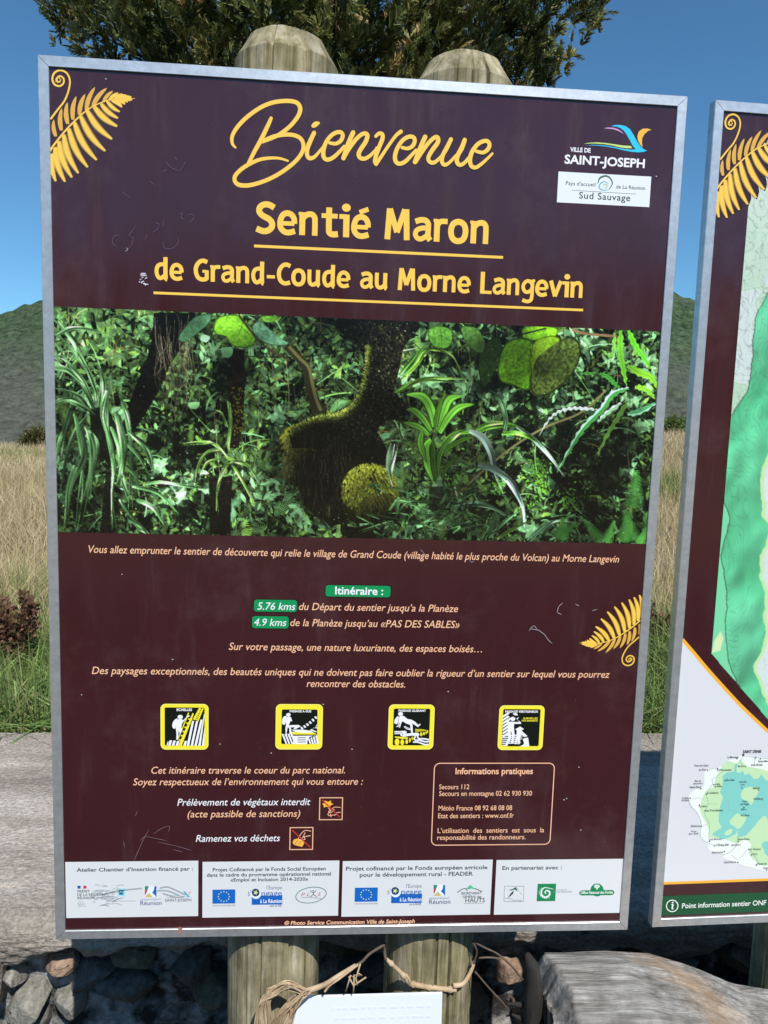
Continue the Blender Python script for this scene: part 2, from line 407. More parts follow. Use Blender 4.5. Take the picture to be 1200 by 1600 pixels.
m_back = plain('panel_back', (150, 152, 150), .6)
def frame_rails(parent, FW=0.0140, D=0.0145):
    ox, oz = BW/2, BH/2; g = .0004
    O = [(-ox, oz), (ox, oz), (ox, -oz), (-ox, -oz)]; I = [(-ox+FW, oz-FW), (ox-FW, oz-FW), (ox-FW, -oz+FW), (-ox+FW, -oz+FW)]
    for i in range(4):
        a, b, c, d = np.array(O[i]), np.array(O[(i+1) % 4]), np.array(I[(i+1) % 4]), np.array(I[i])
        t = (b-a)/np.linalg.norm(b-a); inw = (d-a); inw = inw-t*(inw@t); inw /= np.linalg.norm(inw)
        a = a+t*g; d = d+t*g; b = b-t*g; c = c-t*g
        bv = .0009; prof = [(0, D), (0, bv), (bv, 0), (FW-bv*.7, 0), (FW, bv*.7), (FW, D)]   # (inward, depth)
        vs = []
        for (u, y) in prof:
            f = u/FW; p = a+(d-a)*f; q = b+(c-b)*f
            vs += [(p[0], y, ZC+p[1]), (q[0], y, ZC+q[1])]
        n = len(prof); fs = [(2*k, 2*k+1, (2*k+3) % (2*n), (2*k+2) % (2*n)) for k in range(n)]
        fs += [tuple(2*k for k in range(n)), tuple(2*k+1 for k in range(n-1, -1, -1))]
        mesh_np('frame_rail', vs, fs, m_alu, parent)
def panel(parent):
    mb = MB(); mb.box((-BW/2+.004, YP, ZC-BH/2+.004), (BW/2-.004, YP+.004, ZC+BH/2-.004), 0)
    mb.box((-BW/2+.0145, YP+.0045, ZC-BH/2+.0145), (BW/2-.0145, YP+.011, ZC+BH/2-.0145), 1)
    return mb.build('panel', [m_panel, m_back], parent)

# ------------------------------------------------------------------ wooden posts
m_post = noisy('weathered_post_wood', [(.30, (.10, .095, .035)), (.43, (.235, .205, .11)), (.56, (.36, .315, .20)), (.72, (.50, .455, .335))], scale=(60, 60, 5), rough=.9, bump=.8, bscale=(150, 150, 12), bdist=.003, dist=.6, extra=(16, .60, 1.22))
def post(parent, x, y, ztop, rad=.0735, cracks=(0,), seed=0, squash=1.0, name='post'):
    n = 160; zs = list(np.linspace(-.3, ztop-.06, 56))+[ztop-.048, ztop-.036, ztop-.030, ztop-.022, ztop-.015, ztop-.009, ztop-.005, ztop-.003, ztop]
    R = []
    for z in zs:
        d = ztop-z; R.append(rad*(1 if d > .036 else .72+.28*(d/.036)**1.15-.05*(d < .002)))
    th = np.linspace(0, 2*math.pi, n, endpoint=False); V = []; r0 = rad
    for z, r in zip(zs, R):
        rr = np.full(n, r)
        soft = min(1, .25+max(0, ztop-z)/.05)
        rr = rr+.0011*np.sin(th*3+seed)*soft+soft*.0009*(fbm(th*14+seed*9, np.full(n, z*2.0), 3, seed)-.5)*2+soft*.0007*(vnoise2(th*40, np.full(n, z*4), seed)-.5)
        for (ca, dep, wob) in cracks:
            a0 = -math.pi/2+ca+wob*math.sin(z*5+seed)*.03
            dd = np.abs(((th-a0+math.pi) % (2*math.pi))-math.pi)
            rr = rr-dep*np.clip(1-dd/.035, 0, 1)*min(1, max(.25, (ztop-z)/.03))
        V.append(np.c_[x+rr*np.cos(th), y+rr*np.sin(th)*squash, np.full(n, z)+(.004*(fbm(th*2+seed, th*0, 2, seed+3)-.5) if z > ztop-.08 else 0)])
    V.append([[x, y, ztop-.001]]); V = np.vstack(V); k = len(zs); f = []
    for i in range(k-1):
        for j in range(n): f.append((i*n+j, i*n+(j+1) % n, (i+1)*n+(j+1) % n, (i+1)*n+j))
    c = len(V)-1
    for j in range(n): f.append(((k-1)*n+j, (k-1)*n+(j+1) % n, c))
    return mesh_np(name, V, f, m_post, parent, False)

# ================================================================== FIRST SIGN
sign1 = empty('information_sign', (0, 0, 0))
tag(sign1, 'large maroon welcome board with a jungle photograph, aluminium framed on two round wooden posts', 'information sign', 'framed trail signs')
frame_rails(sign1); pan1 = panel(sign1)
post(sign1, -.122, .0905, 2.117, .0745, ((-.18, .010, 1), (.12, .004, .6), (.46, .011, .4), (-.5, .003, 1)), 1)
post(sign1, .136, .0900, 2.103, .0735, ((-.28, .004, 1), (.05, .007, .4), (.36, .014, .5)), 2)

# --- script welcome word
F = Flat(T1)
def zz(k, ox, oy): return lambda pts: [(ox+a/k, oy+b/k) for a, b in pts]
za, zb = zz(1200/220, 350, 140), zz(1200/220, 560, 170)
W6 = 6.2
F.stroke(za([(98, 494), (72, 462), (70, 400), (110, 325), (190, 240), (300, 160), (400, 115), (500, 98), (580, 100), (630, 120), (650, 165), (632, 225), (575, 300), (505, 360), (430, 405), (330, 445)]), W6, YEL, taper=[.5, .9, 1, 1, 1, 1.05, 1.1, 1, 1, .8])
F.stroke(za([(330, 442), (420, 402), (510, 385), (590, 388), (650, 415), (676, 465), (668, 530), (620, 600), (540, 670), (440, 735), (330, 785), (220, 815), (140, 815), (98, 790), (92, 745), (125, 700), (190, 650), (290, 602), (380, 585), (470, 586), (545, 608)]), W6, YEL, taper=[1, 1, 1, 1, 1, 1, 1.1, 1, 1, .8, .5])
F.stroke(za([(402, 244), (372, 312), (315, 430), (262, 525), (210, 628)]), W6*1.02, YEL, taper=[.8, 1, 1.1, 1, .9])
F.stroke(za([(768, 370), (735, 440), (712, 500), (708, 555), (728, 585), (770, 575), (820, 520), (852, 480)]), W6*1.05, YEL, taper=[1, 1.1, 1, 1, .7, .6])
F.poly(za([(745, 306), (765, 280), (795, 272), (818, 284), (800, 308), (772, 326), (750, 322)]), YEL, 3)
F.stroke(za([(900, 455), (950, 462), (992, 440), (1012, 398), (1000, 368), (965, 365), (915, 392), (870, 450), (848, 520), (850, 575), (880, 598), (930, 580), (985, 530), (1025, 485)]), W6, YEL, taper=[.8, 1, 1, 1, 1.1, 1, .8])
F.stroke(za([(1100, 368), (1060, 460), (1018, 585)]), W6*1.15, YEL)
F.stroke(za([(1022, 582), (1070, 500), (1130, 420), (1180, 380), (1212, 378), (1222, 400), (1205, 450), (1165, 510), (1148, 550), (1160, 582), (1200, 590), (1250, 560), (1290, 515), (1298, 490)]), W6, YEL, taper=[.9, 1, 1, 1.1, 1.1, 1.1, 1, .8, .3])
F.stroke(zb([(148, 236), (175, 212), (202, 218), (205, 255), (180, 320), (150, 400), (140, 450), (152, 470)]), W6, YEL, taper=[.8, 1, 1.1, 1, 1])
F.stroke(zb([(150, 472), (200, 400), (260, 310), (320, 230), (362, 196)]), W6, YEL, taper=[1, .8, .8, 1])
F.stroke(zb([(372, 332), (420, 340), (462, 318), (480, 275), (468, 245), (430, 240), (380, 268), (335, 330), (312, 400), (318, 450), (350, 470), (400, 450), (450, 400), (492, 355)]), W6, YEL, taper=[.8, 1, 1, 1, 1.1, 1, .8])
F.stroke(zb([(568, 242), (525, 340), (482, 455)]), W6*1.15, YEL)
F.stroke(zb([(486, 455), (540, 370), (600, 290), (650, 246), (676, 250), (675, 290), (632, 350), (598, 410), (600, 445), (630, 462), (668, 445), (720, 390), (745, 340)]), W6, YEL, taper=[1, 1, 1, 1.1, 1.1, 1, 1, .8, .7])
F.stroke(zb([(788, 262), (755, 330), (718, 400), (712, 455), (738, 480), (780, 455), (830, 400)]), W6, YEL, taper=[1, 1.1, 1, 1, .8, .7])
F.stroke(zb([(905, 268), (880, 335), (848, 395), (838, 450), (862, 480), (900, 465), (945, 415)]), W6*1.08, YEL, taper=[1, 1.1, 1, 1, .8, .8])
F.stroke(zb([(1005, 365), (1060, 375), (1100, 350), (1116, 310), (1100, 280), (1060, 280), (1010, 310), (965, 375), (950, 440), (962, 490), (1000, 502), (1050, 470), (1100, 425), (1140, 384)]), W6, YEL, taper=[.8, 1, 1, 1, 1.1, 1, .8, .6])
F.build('script_lettering', pan1, 'golden hand-written word Bienvenue')
F = Flat(T1)
heading(F, 'Sentié Maron', (399.5, 365), (764.5, 380.5), 48.5, YEL)
F.build('heading_lettering', pan1)
F = Flat(T1); F.stroke([(397, 384.3), (786, 402.2)], 4.3, YEL, 1, False); F.build('underline', pan1)
F = Flat(T1)
heading(F, 'de Grand-Coude au Morne Langevin', (242, 437.6), (911, 464.5), 34.5, YEL)
F.build('heading_lettering', pan1)
F = Flat(T1); F.stroke([(240, 457.5), (911, 484.5)], 4.0, YEL, 1, False); F.build('underline', pan1)

IT = .22
def line(body, x0, y0, x1, y1, cap, c=PEACH, bold=.004, it=IT, name='lettering', fl=None, sp=1.0, T=T1, par=None):
    f = fl or Flat(T); f.text(body, (x0, y0), (x1, y1), cap, c, bold, it, space=sp)
    if fl is None: f.build(name, par or pan1)
line('Vous allez emprunter le sentier de découverte qui relie le village de Grand Coude (village habité le plus proche du Volcan) au Morne Langevin', 138.5, 864, 967, 878.5, 11.2)
for (x0, y0, x1, y1) in ((509, 914, 610, 933.3), (397, 936.7, 464, 956.3), (394, 962.5, 451, 982)):
    F = Flat(T1); F.rect(x0-1.2, y0-1.2, x1+1.2, y1+1.2, (38, 22, 24), .0045); F.rect(x0, y0, x1, y1, GREEN, .004); F.build('green_label', pan1)
def over(body, *a, **k):
    f = Flat(T1, 5e-4); line(body, *a, fl=f, **k); f.build('lettering', pan1)
over('Itinéraire :', 523.5, 928.6, 598.5, 929, 11.5, c=WHITE, bold=.02, it=0)
over('5.76 kms', 402, 952.5, 461.5, 953, 11.2, c=WHITE)
over('4.9 kms', 397, 977.5, 447.5, 978, 11.2, c=WHITE)
line('du Départ du sentier jusqu’a la Planèze', 467, 953.6, 715.5, 955.6, 11)
line('de la Planèze jusqu’au «PAS DES SABLES»', 453.5, 978.6, 718, 980.6, 11)
line('Sur votre passage, une nature luxuriante, des espaces boisés…', 357.5, 1015.6, 753, 1019, 11)
line('Des paysages exceptionnels, des beautés uniques qui ne doivent pas faire oublier la rigueur d’un sentier sur lequel vous pourrez', 143.5, 1053, 952.5, 1059, 11)
line('rencontrer des obstacles.', 479, 1073.4, 633, 1074, 11)
line('Cet itinéraire traverse le coeur du parc national.', 236.5, 1208.8, 539, 1208.2, 10.6)
line('Soyez respectueux de l’environnement qui vous entoure :', 208, 1226.8, 567, 1226, 10.6)
line('Prélèvement de végétaux interdit', 277, 1258.6, 485, 1258, 10.6, c=WHITE)
line('(acte passible de sanctions)', 293, 1277, 469, 1276.2, 10.6)
line('Ramenez vos déchets', 306, 1315, 437.5, 1314.4, 10.4, c=WHITE)
# info box
F = Flat(T1)
bx = [(679, 1191.5), (866, 1193.5), (859.5, 1320.5), (674, 1319.2)]
q = T1(bx); a, b2_, d, e = (q[0, 0]+q[3, 0])/2, (q[0, 1]+q[1, 1])/2, (q[1, 0]+q[2, 0])/2, (q[2, 1]+q[3, 1])/2; rd = .0085
P = []
for cx, cz, t0 in ((d-rd, b2_-rd, 0), (a+rd, b2_-rd, 90), (a+rd, e+rd, 180), (d-rd, e+rd, 270)):
    for k in range(7): t = math.radians(t0+k*15); P.append((cx+rd*math.cos(t), cz+rd*math.sin(t)))
P = np.array(P+[P[0]]); F.stroke(P, .0014, PEACH, 1, False, metric=True)
F.build('info_box_border', pan1)
line('Informations pratiques', 711.5, 1209.2, 832.5, 1209.4, 9.2, bold=.02, it=0)
for tx, x0, y0, x1 in (('Secours 112', 686, 1233, 733), ('Secours en montagne 02 62 930 930', 686, 1243.3, 831), ('Météo France 08 92 68 08 08', 685, 1266, 800), ('Etat des sentiers : www.onf.fr', 684.5, 1278, 802.5)):
    line(tx, x0, y0, x1, y0, 7.4, it=0, bold=.006)
line('L’utilisation  des  sentiers  est  sous  la', 683.7, 1300.8, 850, 1301, 7.4, it=0, bold=.006)
line('responsabilité des randonneurs.', 683, 1311.6, 821, 1311.8, 7.4, it=0, bold=.006)
line('© Photo Service Communication Ville de Saint-Joseph', 444.5, 1443.6, 648, 1443.2, 5.6, bold=.022, it=.2)

# --- town logo
F = Flat(T1); zl = zz(1200/130, 900, 180)
F.poly(zl([(510, 160), (560, 142), (640, 142), (720, 160), (780, 205), (830, 285), (880, 380), (930, 450), (975, 490), (1022, 512), (970, 530), (900, 536), (800, 528), (680, 505), (560, 475), (420, 450), (300, 438), (220, 436), (150, 440), (230, 428), (330, 430), (450, 442), (580, 465), (700, 488), (800, 498), (860, 492), (810, 430), (770, 350), (730, 280), (690, 225), (640, 185), (580, 165)]), (55, 205, 250))
F.poly(zl([(400, 190), (460, 178), (540, 182), (610, 205), (660, 240), (690, 272), (655, 250), (600, 222), (530, 200), (460, 194)]), (225, 165, 228))
F.poly(zl([(105, 418), (180, 398), (300, 392), (430, 402), (560, 420), (680, 438), (790, 444), (812, 476), (740, 478), (640, 465), (520, 436), (400, 418), (260, 408), (170, 410)]), (205, 232, 130))
F.poly(zl([(1085, 210), (1030, 192), (960, 196), (905, 235), (885, 300), (892, 365), (925, 425), (962, 462), (950, 400), (955, 330), (985, 275), (1035, 230)]), (250, 190, 75))
F.text('VILLE DE', (890.7, 236.6), (922.7, 238.6), 6.6, WHITE, .03, 0)
F.text('SAINT-JOSEPH', (881.8, 255.2), (1007, 262.2), 13.2, WHITE, .026, 0)
F.build('town_logo', pan1, 'cyan and orange bird swoosh over the white words ville de Saint-Joseph')
F = Flat(T1); q = T1([(872.7, 268), (1017, 276), (1015, 323.8), (870, 316)])
F.rect_m(q[[0, 3], 0].mean(), q[[2, 3], 1].mean(), q[[1, 2], 0].mean(), q[[0, 1], 1].mean(), (236, 242, 246))
z3 = zz(3, 800, 100)
F.text('Pays d’accueil', (884, 288.8), (930, 291.6), 5.8, BLACK, .006, 0); F.text('de La Réunion', (962.6, 294.4), (1008, 297), 5.8, BLACK, .006, 0)
F.text('Sud Sauvage', (904.5, 310), (984.5, 314.5), 10.2, BLACK, .008, 0, space=1.08)
F.stroke(z3([(280, 592), (582, 610)]), .7, (90, 100, 105), 1, False)
F.stroke(z3([(402, 560), (412, 535), (440, 525), (462, 538), (470, 562), (455, 586)]), 2.4, (70, 105, 95), 5, taper=[.4, 1.2, 1, .8, .4])
F.stroke(z3([(455, 588), (430, 592), (408, 580), (415, 560), (434, 552), (452, 562)]), 2.0, (110, 190, 200), 5, taper=[.3, 1, 1, .3])
F.stroke(z3([(424, 574), (432, 564), (444, 566), (444, 578), (432, 582)]), 1.6, (170, 205, 130), 5, taper=[.4, 1, .5])
F.build('region_plate', pan1, 'white plate with the spiral mark and the words Sud Sauvage')
# --- ferns
F = Flat(T1); fern(F, lambda p: p); F.build('fern_emblem', pan1, 'golden fern frond in the top left corner')
A = np.linalg.solve(np.array([[210, 154, 1], [81, 230, 1], [91, 124, 1]], float), np.array([[906, 1004.5], [1006, 965], [984.4, 1031.2]]))
F = Flat(T1); fern(F, lambda p: np.c_[p, np.ones(len(p))] @ A); 
F.build('fern_emblem', pan1, 'small golden fern frond at the right edge')

# --- trail warning icons
def icon(zf, out, inn, title, tp, draw):
    F = Flat(T1); px = zf
    q = T1(px(out)); a, d = q[[0, 3], 0].mean(), q[[1, 2], 0].mean(); t, b = q[[0, 1], 1].mean(), q[[2, 3], 1].mean()
    F.rect_m(a-.0012, b-.0012, d+.0012, t+.0012, (52, 26, 12), .0082)
    F.rect_m(a, b, d, t, (255, 245, 130), .0075); F.rect_m(a+.0011, b+.0011, d-.0011, t-.0011, SYEL, .0066)
    q = T1(px(inn)); a, d = q[[0, 3], 0].mean(), q[[1, 2], 0].mean(); t, b = q[[0, 1], 1].mean(), q[[2, 3], 1].mean()
    F.rect_m(a, b, d, t, BLACK, .0022)
    (x0, y0, x1, y1, cp) = tp; (p0, p1) = px([(x0, y0), (x1, y1)])
    draw(F, px)
    F.text(title, p0, p1, cp, WHITE, .035, 0)
    F.build('warning_icon', pan1)
W_ = WHITE
def d1(F, z):
    def P(*p, c=W_): F.poly(z(list(p)), c)
    P((240, 895), (262, 895), (282, 820), (262, 830))
    for k, (x, t) in enumerate(((272, 800), (342, 805), (412, 812), (556, 812))): P((x, 898), (x+48, 898), (x+75, t), (x+28, t))
    for x0, x1, t in ((622, 720, 436), (695, 796, 440), (765, 880, 412), (838, 950, 285), (905, 955, 560)):
        yb = 900; f = (yb-t)/(yb-436) if yb != t else 1
        P((x0, yb), (x0+45, yb), (min(x1+40, 955), t if x1 < 900 else t+60), (x1, t))
    P((460, 905), (528, 905), (756, 305), (732, 285), c=SYEL); P((440, 800), (475, 760), (668, 290), (648, 275), c=SYEL)
    for k in range(6):
        u = k/6; x, y = 470+u*210, 800-u*470; P((x, y), (x+75, y+20), (x+85, y-6), (x+10, y-26), c=SYEL)
    P((740, 400), (775, 425), (890, 190), (855, 190), c=SYEL); P((812, 445), (842, 440), (940, 200), (915, 190), c=SYEL)
    for k in range(7):
        u = k/7; x, y = 765+u*110, 410-u*215; P((x, y), (x+55, y+14), (x+62, y-4), (x+8, y-18), c=SYEL)
    F.disc(*z([(500, 362)])[0], 50/12, 40/12, W_); F.poly(z([(455, 395), (400, 410), (360, 470), (350, 530), (365, 570), (410, 578), (425, 500)]), W_, 3)
    F.poly(z([(460, 405), (520, 400), (560, 420), (600, 380), (650, 330), (690, 345), (620, 375), (560, 450), (530, 500), (520, 560), (540, 600), (500, 690), (480, 640), (470, 600), (465, 700), (460, 785), (425, 785), (430, 690), (420, 590), (425, 480)]), W_)
def d2(F, z):
    def P(*p, c=W_): F.poly(z(list(p)), c)
    P((400, 515), (560, 512), (600, 540), (560, 560), (500, 590), (460, 585), (490, 550), (430, 560), (410, 545)); P((420, 600), (520, 600), (640, 600), (780, 620), (900, 690), (380, 690), (400, 640), (500, 640))
    P((385, 690), (905, 692), (840, 655), (620, 660), (520, 640), (430, 650), c=SYEL)
    P((400, 715), (905, 712), (905, 720), (860, 705), (760, 740), (725, 800), (722, 870), (450, 870), (460, 790), (430, 740))
    for k in range(6): x = 590+k*52; y = 560-k*30-k*k*2; P((x, y), (x+34, y-14), (x+62, y+30), (x+30, y+40))
    for k in range(3): x = 770+k*48; P((x, 610-k*28), (x+30, 590-k*28), (905, 640-k*60), (905, 600-k*50) if k else (880, 650))
    for k in range(4): x = 240+k*55; P((x, 680), (x+36, 680), (x+36+70, 868), (x+76, 868))
    for k in range(4): x = 735+k*46; P((x, 780-k*20), (x+26, 760-k*20), (x+66, 868), (x+34, 868))
    for k, tw in enumerate((545, 535, 545)): F.stroke(z([(tw, 750+k*40), (695, 750+k*40)]), 1.2, (90, 96, 100), 1, False)
    F.disc(*z([(368, 318)])[0], 42/12, 30/12, W_); F.poly(z([(335, 345), (280, 355), (255, 400), (248, 470), (260, 500), (305, 500), (320, 420)]), W_, 3)
    F.poly(z([(345, 352), (395, 350), (420, 380), (440, 440), (405, 440), (390, 480), (375, 500), (410, 540), (425, 630), (385, 660), (385, 580), (355, 545), (345, 600), (335, 660), (350, 690), (315, 670), (312, 580), (325, 500), (318, 430)]), W_)
def d3(F, z):
    F.stroke(z([(265, 640), (360, 640), (450, 635), (470, 655), (400, 670), (380, 700), (440, 720), (560, 700), (680, 700)]), 2.3, W_, 5)
    F.stroke(z([(265, 675), (370, 672)]), 1.6, W_, 4)
    F.stroke(z([(430, 690), (560, 680), (680, 672), (705, 690), (690, 740), (720, 770), (800, 770), (895, 785)]), 2.4, W_, 5)
    F.stroke(z([(640, 700), (650, 720), (625, 765), (650, 795), (740, 800), (820, 825), (890, 822)]), 2.4, W_, 5)
    F.stroke(z([(615, 832), (700, 835), (770, 860), (830, 880), (885, 875)]), 2.4, W_, 5)
    F.poly(z([(262, 725), (400, 735), (515, 750), (500, 775), (380, 770), (262, 745)]), SYEL)
    for x, y, rx, ry in ((305, 830, 45, 66), (402, 835, 34, 56), (486, 825, 26, 44), (545, 795, 16, 44), (590, 762, 12, 38), (757, 685, 22, 38), (808, 672, 17, 32), (848, 655, 11, 34), (878, 638, 10, 30)): F.disc(*z([(x, y)])[0], rx/12, ry/12, SYEL)
    F.poly(z([(640, 585), (780, 590), (890, 612), (800, 625), (700, 640), (650, 650)]), (200, 190, 40))
    F.stroke(z([(440, 545), (490, 585), (550, 600)]), 1.3, W_, 4); F.stroke(z([(455, 535), (500, 565), (555, 580)]), 1.0, W_, 4)
    F.disc(*z([(370, 303)])[0], 46/12, 36/12, W_); F.poly(z([(330, 345), (285, 375), (255, 430), (258, 480), (305, 492), (330, 420)]), W_, 3)
    F.poly(z([(345, 350), (400, 335), (440, 350), (500, 400), (570, 410), (640, 450), (700, 510), (740, 485), (745, 505), (695, 552), (620, 500), (560, 465), (595, 500), (600, 660), (570, 665), (550, 510), (470, 480), (410, 440), (380, 480), (360, 560), (340, 560), (355, 470), (345, 470), (330, 545), (280, 550), (320, 520), (335, 430)]), W_)
def d4(F, z):
    for k in range(7): y = 340+k*62; F.poly(z([(245, y+40), (245, y), (345, y-68), (375, y-40)]), W_)
    for k in range(6): y = 700+k*37; F.poly(z([(230, y), (640-k*12, y-8), (600-k*10, y+12), (228, y+18)]), W_)
    F.poly(z([(620, 770), (720, 745), (745, 915), (560, 915), (640, 850)]), W_); F.poly(z([(560, 780), (620, 800), (650, 850), (620, 890), (560, 912), (300, 910), (310, 880), (540, 880), (600, 850)]), BLACK)
    F.poly(z([(430, 300), (480, 285), (520, 305), (530, 335), (470, 330)]), W_)
    F.disc(*z([(435, 398)])[0], 46/12, 40/12, W_)
    F.poly(z([(380, 370), (300, 450), (345, 490), (340, 600), (350, 760), (280, 905), (330, 905), (400, 760), (395, 640), (410, 640), (420, 760), (400, 850), (440, 860), (470, 700), (455, 560), (460, 490), (585, 492), (590, 465), (520, 410), (550, 365), (500, 390), (560, 455), (460, 455), (400, 450), (350, 450), (400, 400)]), W_)
    F.poly(z([(480, 590), (540, 560), (570, 540), (600, 560), (645, 590), (600, 610), (620, 640), (710, 720), (650, 740), (590, 680), (570, 760), (560, 870), (530, 870), (520, 760), (500, 870), (470, 870), (500, 720), (510, 620)]), W_)
    p = z([(600, 405), (905, 402), (595, 447), (900, 447)])
    F.text('SURVEILLEZ', (p[0][0]+2.5, p[0][1]), p[1], 2.6, SYEL, .03, 0); F.text('VOS ENFANTS', p[2], p[3], 2.6, SYEL, .03, 0)
icon(zz(12, 240, 1090), [(130, 115), (1030, 118), (1030, 975), (130, 975)], [(208, 185), (955, 185), (955, 900), (208, 900)], 'ECHELLES', (432, 248, 722, 248, 3.6), d1)
icon(zz(12, 420, 1090), [(133, 120), (1018, 122), (1000, 972), (122, 972)], [(243, 222), (912, 222), (905, 870), (235, 870)], 'PASSAGE A GUE', (392, 272, 795, 274, 3.2), d2)
icon(zz(12, 595, 1090), [(150, 125), (1010, 130), (985, 972), (128, 972)], [(245, 205), (925, 208), (905, 895), (220, 895)], 'PASSAGE GLISSANT', (330, 262, 845, 262, 3.2), d3)
icon(zz(12, 765, 1090), [(182, 142), (1030, 148), (995, 985), (150, 980)], [(255, 215), (950, 218), (925, 910), (225, 910)], 'PASSAGE VERTIGINEUX', (292, 280, 912, 280, 3.2), d4)
# --- flower and litter pictograms
zp = zz(1200/110, 440, 1235)
def boxline(F, pts, wd, c):
    q = T1(zp(pts)); a, d = q[[0, 3], 0].mean(), q[[1, 2], 0].mean(); t, b = q[[0, 1], 1].mean(), q[[2, 3], 1].mean()
    F.rect_m(a-.0006, b-.0006, d+.0006, t+.0006, (45, 22, 18)); F.rect_m(a, b, d, t, c); F.rect_m(a+wd, b+wd, d-wd, t-wd, (66, 32, 36))
F = Flat(T1); boxline(F, [(645, 115), (1048, 118), (1038, 505), (635, 505)], .0014, PEACH)
F.poly(zp([(690, 225), (730, 215), (738, 170), (790, 195), (845, 170), (840, 215), (885, 228), (830, 260), (820, 300), (770, 275), (720, 290), (715, 250)]), (255, 190, 60))
F.stroke(zp([(1000, 290), (900, 285), (850, 330), (800, 360), (840, 380), (900, 320)]), 1.0, PEACH, 4); F.stroke(zp([(800, 300), (830, 350), (790, 400), (810, 430), (850, 420), (920, 415), (940, 380), (1000, 372)]), 1.1, PEACH, 4); F.stroke(zp([(830, 400), (845, 450)]), 1, PEACH, 1)
F.stroke(zp([(690, 160), (990, 455)]), 2.0, (200, 60, 50), 1, False)
F.build('prohibition_pictogram', pan1, 'struck-through hand picking a yellow flower')
F = Flat(T1); boxline(F, [(140, 625), (545, 625), (532, 1015), (130, 1012)], .0014, PEACH)
F.poly(zp([(185, 885), (210, 835), (270, 820), (330, 840), (380, 850), (385, 900), (350, 962), (280, 945), (210, 925)]), (250, 188, 80))
F.stroke(zp([(230, 910), (270, 850)]), .7, (120, 60, 30), 1); F.stroke(zp([(290, 915), (330, 870)]), .7, (120, 60, 30), 1)
F.stroke(zp([(498, 692), (400, 682), (340, 730), (300, 790), (290, 830), (340, 830), (400, 720)]), 1.1, PEACH, 4); F.stroke(zp([(490, 770), (430, 780), (380, 790), (400, 830), (360, 840)]), 1.2, PEACH, 4)
F.stroke(zp([(180, 675), (485, 965)]), 2.0, (190, 60, 55), 1, False)
F.build('prohibition_pictogram', pan1, 'struck-through hand holding a litter bag')

# --- sponsor plates
def plate(pts): 
    F = Flat(T1); q = T1(pts); a, d = q[[0, 3], 0].mean(), q[[1, 2], 0].mean(); t, b = q[[0, 1], 1].mean(), q[[2, 3], 1].mean()
    F.rect_m(max(a, -BW/2+.0142), b, min(d, BW/2-.0142), t, PLATE); return F
def tx(F, s, x0, y0, x1, cap, c=DGREY, bold=.02, it=0, y1=None): F.text(s, (x0, y0), (x1, y0 if y1 is None else y1), cap, c, bold, it)
def eu(F, x0, y0, x1, y1):
    F.rect(x0, y0, x1, y1, (25, 105, 195)); cx, cy = (x0+x1)/2, (y0+y1)/2
    for k in range(12):
        a = k*math.pi/6; F.disc(cx+8.6*math.cos(a), cy+7.6*math.sin(a), 1.05, 1.05, (225, 235, 170), 5)
    tx(F, 'UNION EUROPEENNE', x0-.5, y1+4.4, x1+.5, 2.4, (110, 120, 130), 0)
def rlogo(F, x, y, s=1.0):
    F.rect(x, y, x+18*s, y+17*s, (235, 240, 242))
    F.poly([(x, y), (x+6*s, y), (x+3*s, y+9*s), (x, y+12*s)], (40, 140, 120)); F.poly([(x, y+6*s), (x+4*s, y+5*s), (x+2*s, y+12*s), (x, y+14*s)], (190, 60, 80))
    F.poly([(x+15*s, y), (x+18*s, y), (x+18*s, y+17*s), (x+11*s, y+11*s), (x+14*s, y+6*s)], (20, 110, 180)); F.poly([(x+6*s, y+10*s), (x+12*s, y+17*s), (x, y+17*s)], (205, 195, 110))
    F.stroke([(x+4*s, y+12*s), (x+8*s, y+2*s), (x+13*s, y+3*s), (x+12*s, y+7*s), (x+8*s, y+8.5*s), (x+15*s, y+15*s)], 2.4, (30, 140, 130) if s > 1.02 else (245, 248, 250), 3)
    tx(F, 'DEPARTEMENT', x-7, y+22*s, x+25, 2.2, (110, 125, 150), 0)
    tx(F, 'Réunion', x-7, y+29.5*s, x+26, 6.6, (60, 80, 130), .004)
def engage(F, x, y, last):
    tx(F, 'l’Europe', x+28, y-.5, x+52, 5.8, (110, 125, 150), .004)
    F.rect(x+5, y+9, x+52.5, y+23, (25, 100, 190)); F.poly([(x+5, y+2), (x+52, y+2), (x+52, y+9), (x+5, y+9)], PLATE)
    F.disc(x+11.5, y+6.5, 8, 8, (238, 243, 248), 16); F.disc(x+11, y+4.5, 6.2, 6.2, (35, 60, 110), 16)
    P = []; 
    for k in range(10): r = 4.4 if k % 2 == 0 else 1.9; a = -1.2+k*math.pi/5; P.append((x+11+r*math.cos(a), y+4.5+r*math.sin(a)))
    F.poly(P, (215, 235, 150))
    tx(F, 's’', x-1, y+9.5, x+3.5, 8.5, (90, 120, 170), .004); tx(F, 'ngage', x+20, y+9.6, x+52, 8.4, (60, 110, 175), .008)
    tx(F, 'à La Réunion', x+18, y+20.6, x+52, 6.0, WHITE, .018); tx(F, last, x+33, y+26.6, x+51.5, 3.2, (60, 85, 150), .01)
F = plate([(101.5, 1345.5), (310, 1346), (309.5, 1432.6), (104, 1433)])
tx(F, 'Atelier Chantier d’Insertion financé par :', 119.7, 1361, 301.5, 5.6)
zk = zz(1200/220, 100, 1370)
F.rect(*zk([(115, 76)])[0], *zk([(142, 100)])[0], (40, 85, 165)); F.rect(*zk([(165, 76)])[0], *zk([(192, 100)])[0], (205, 60, 85))
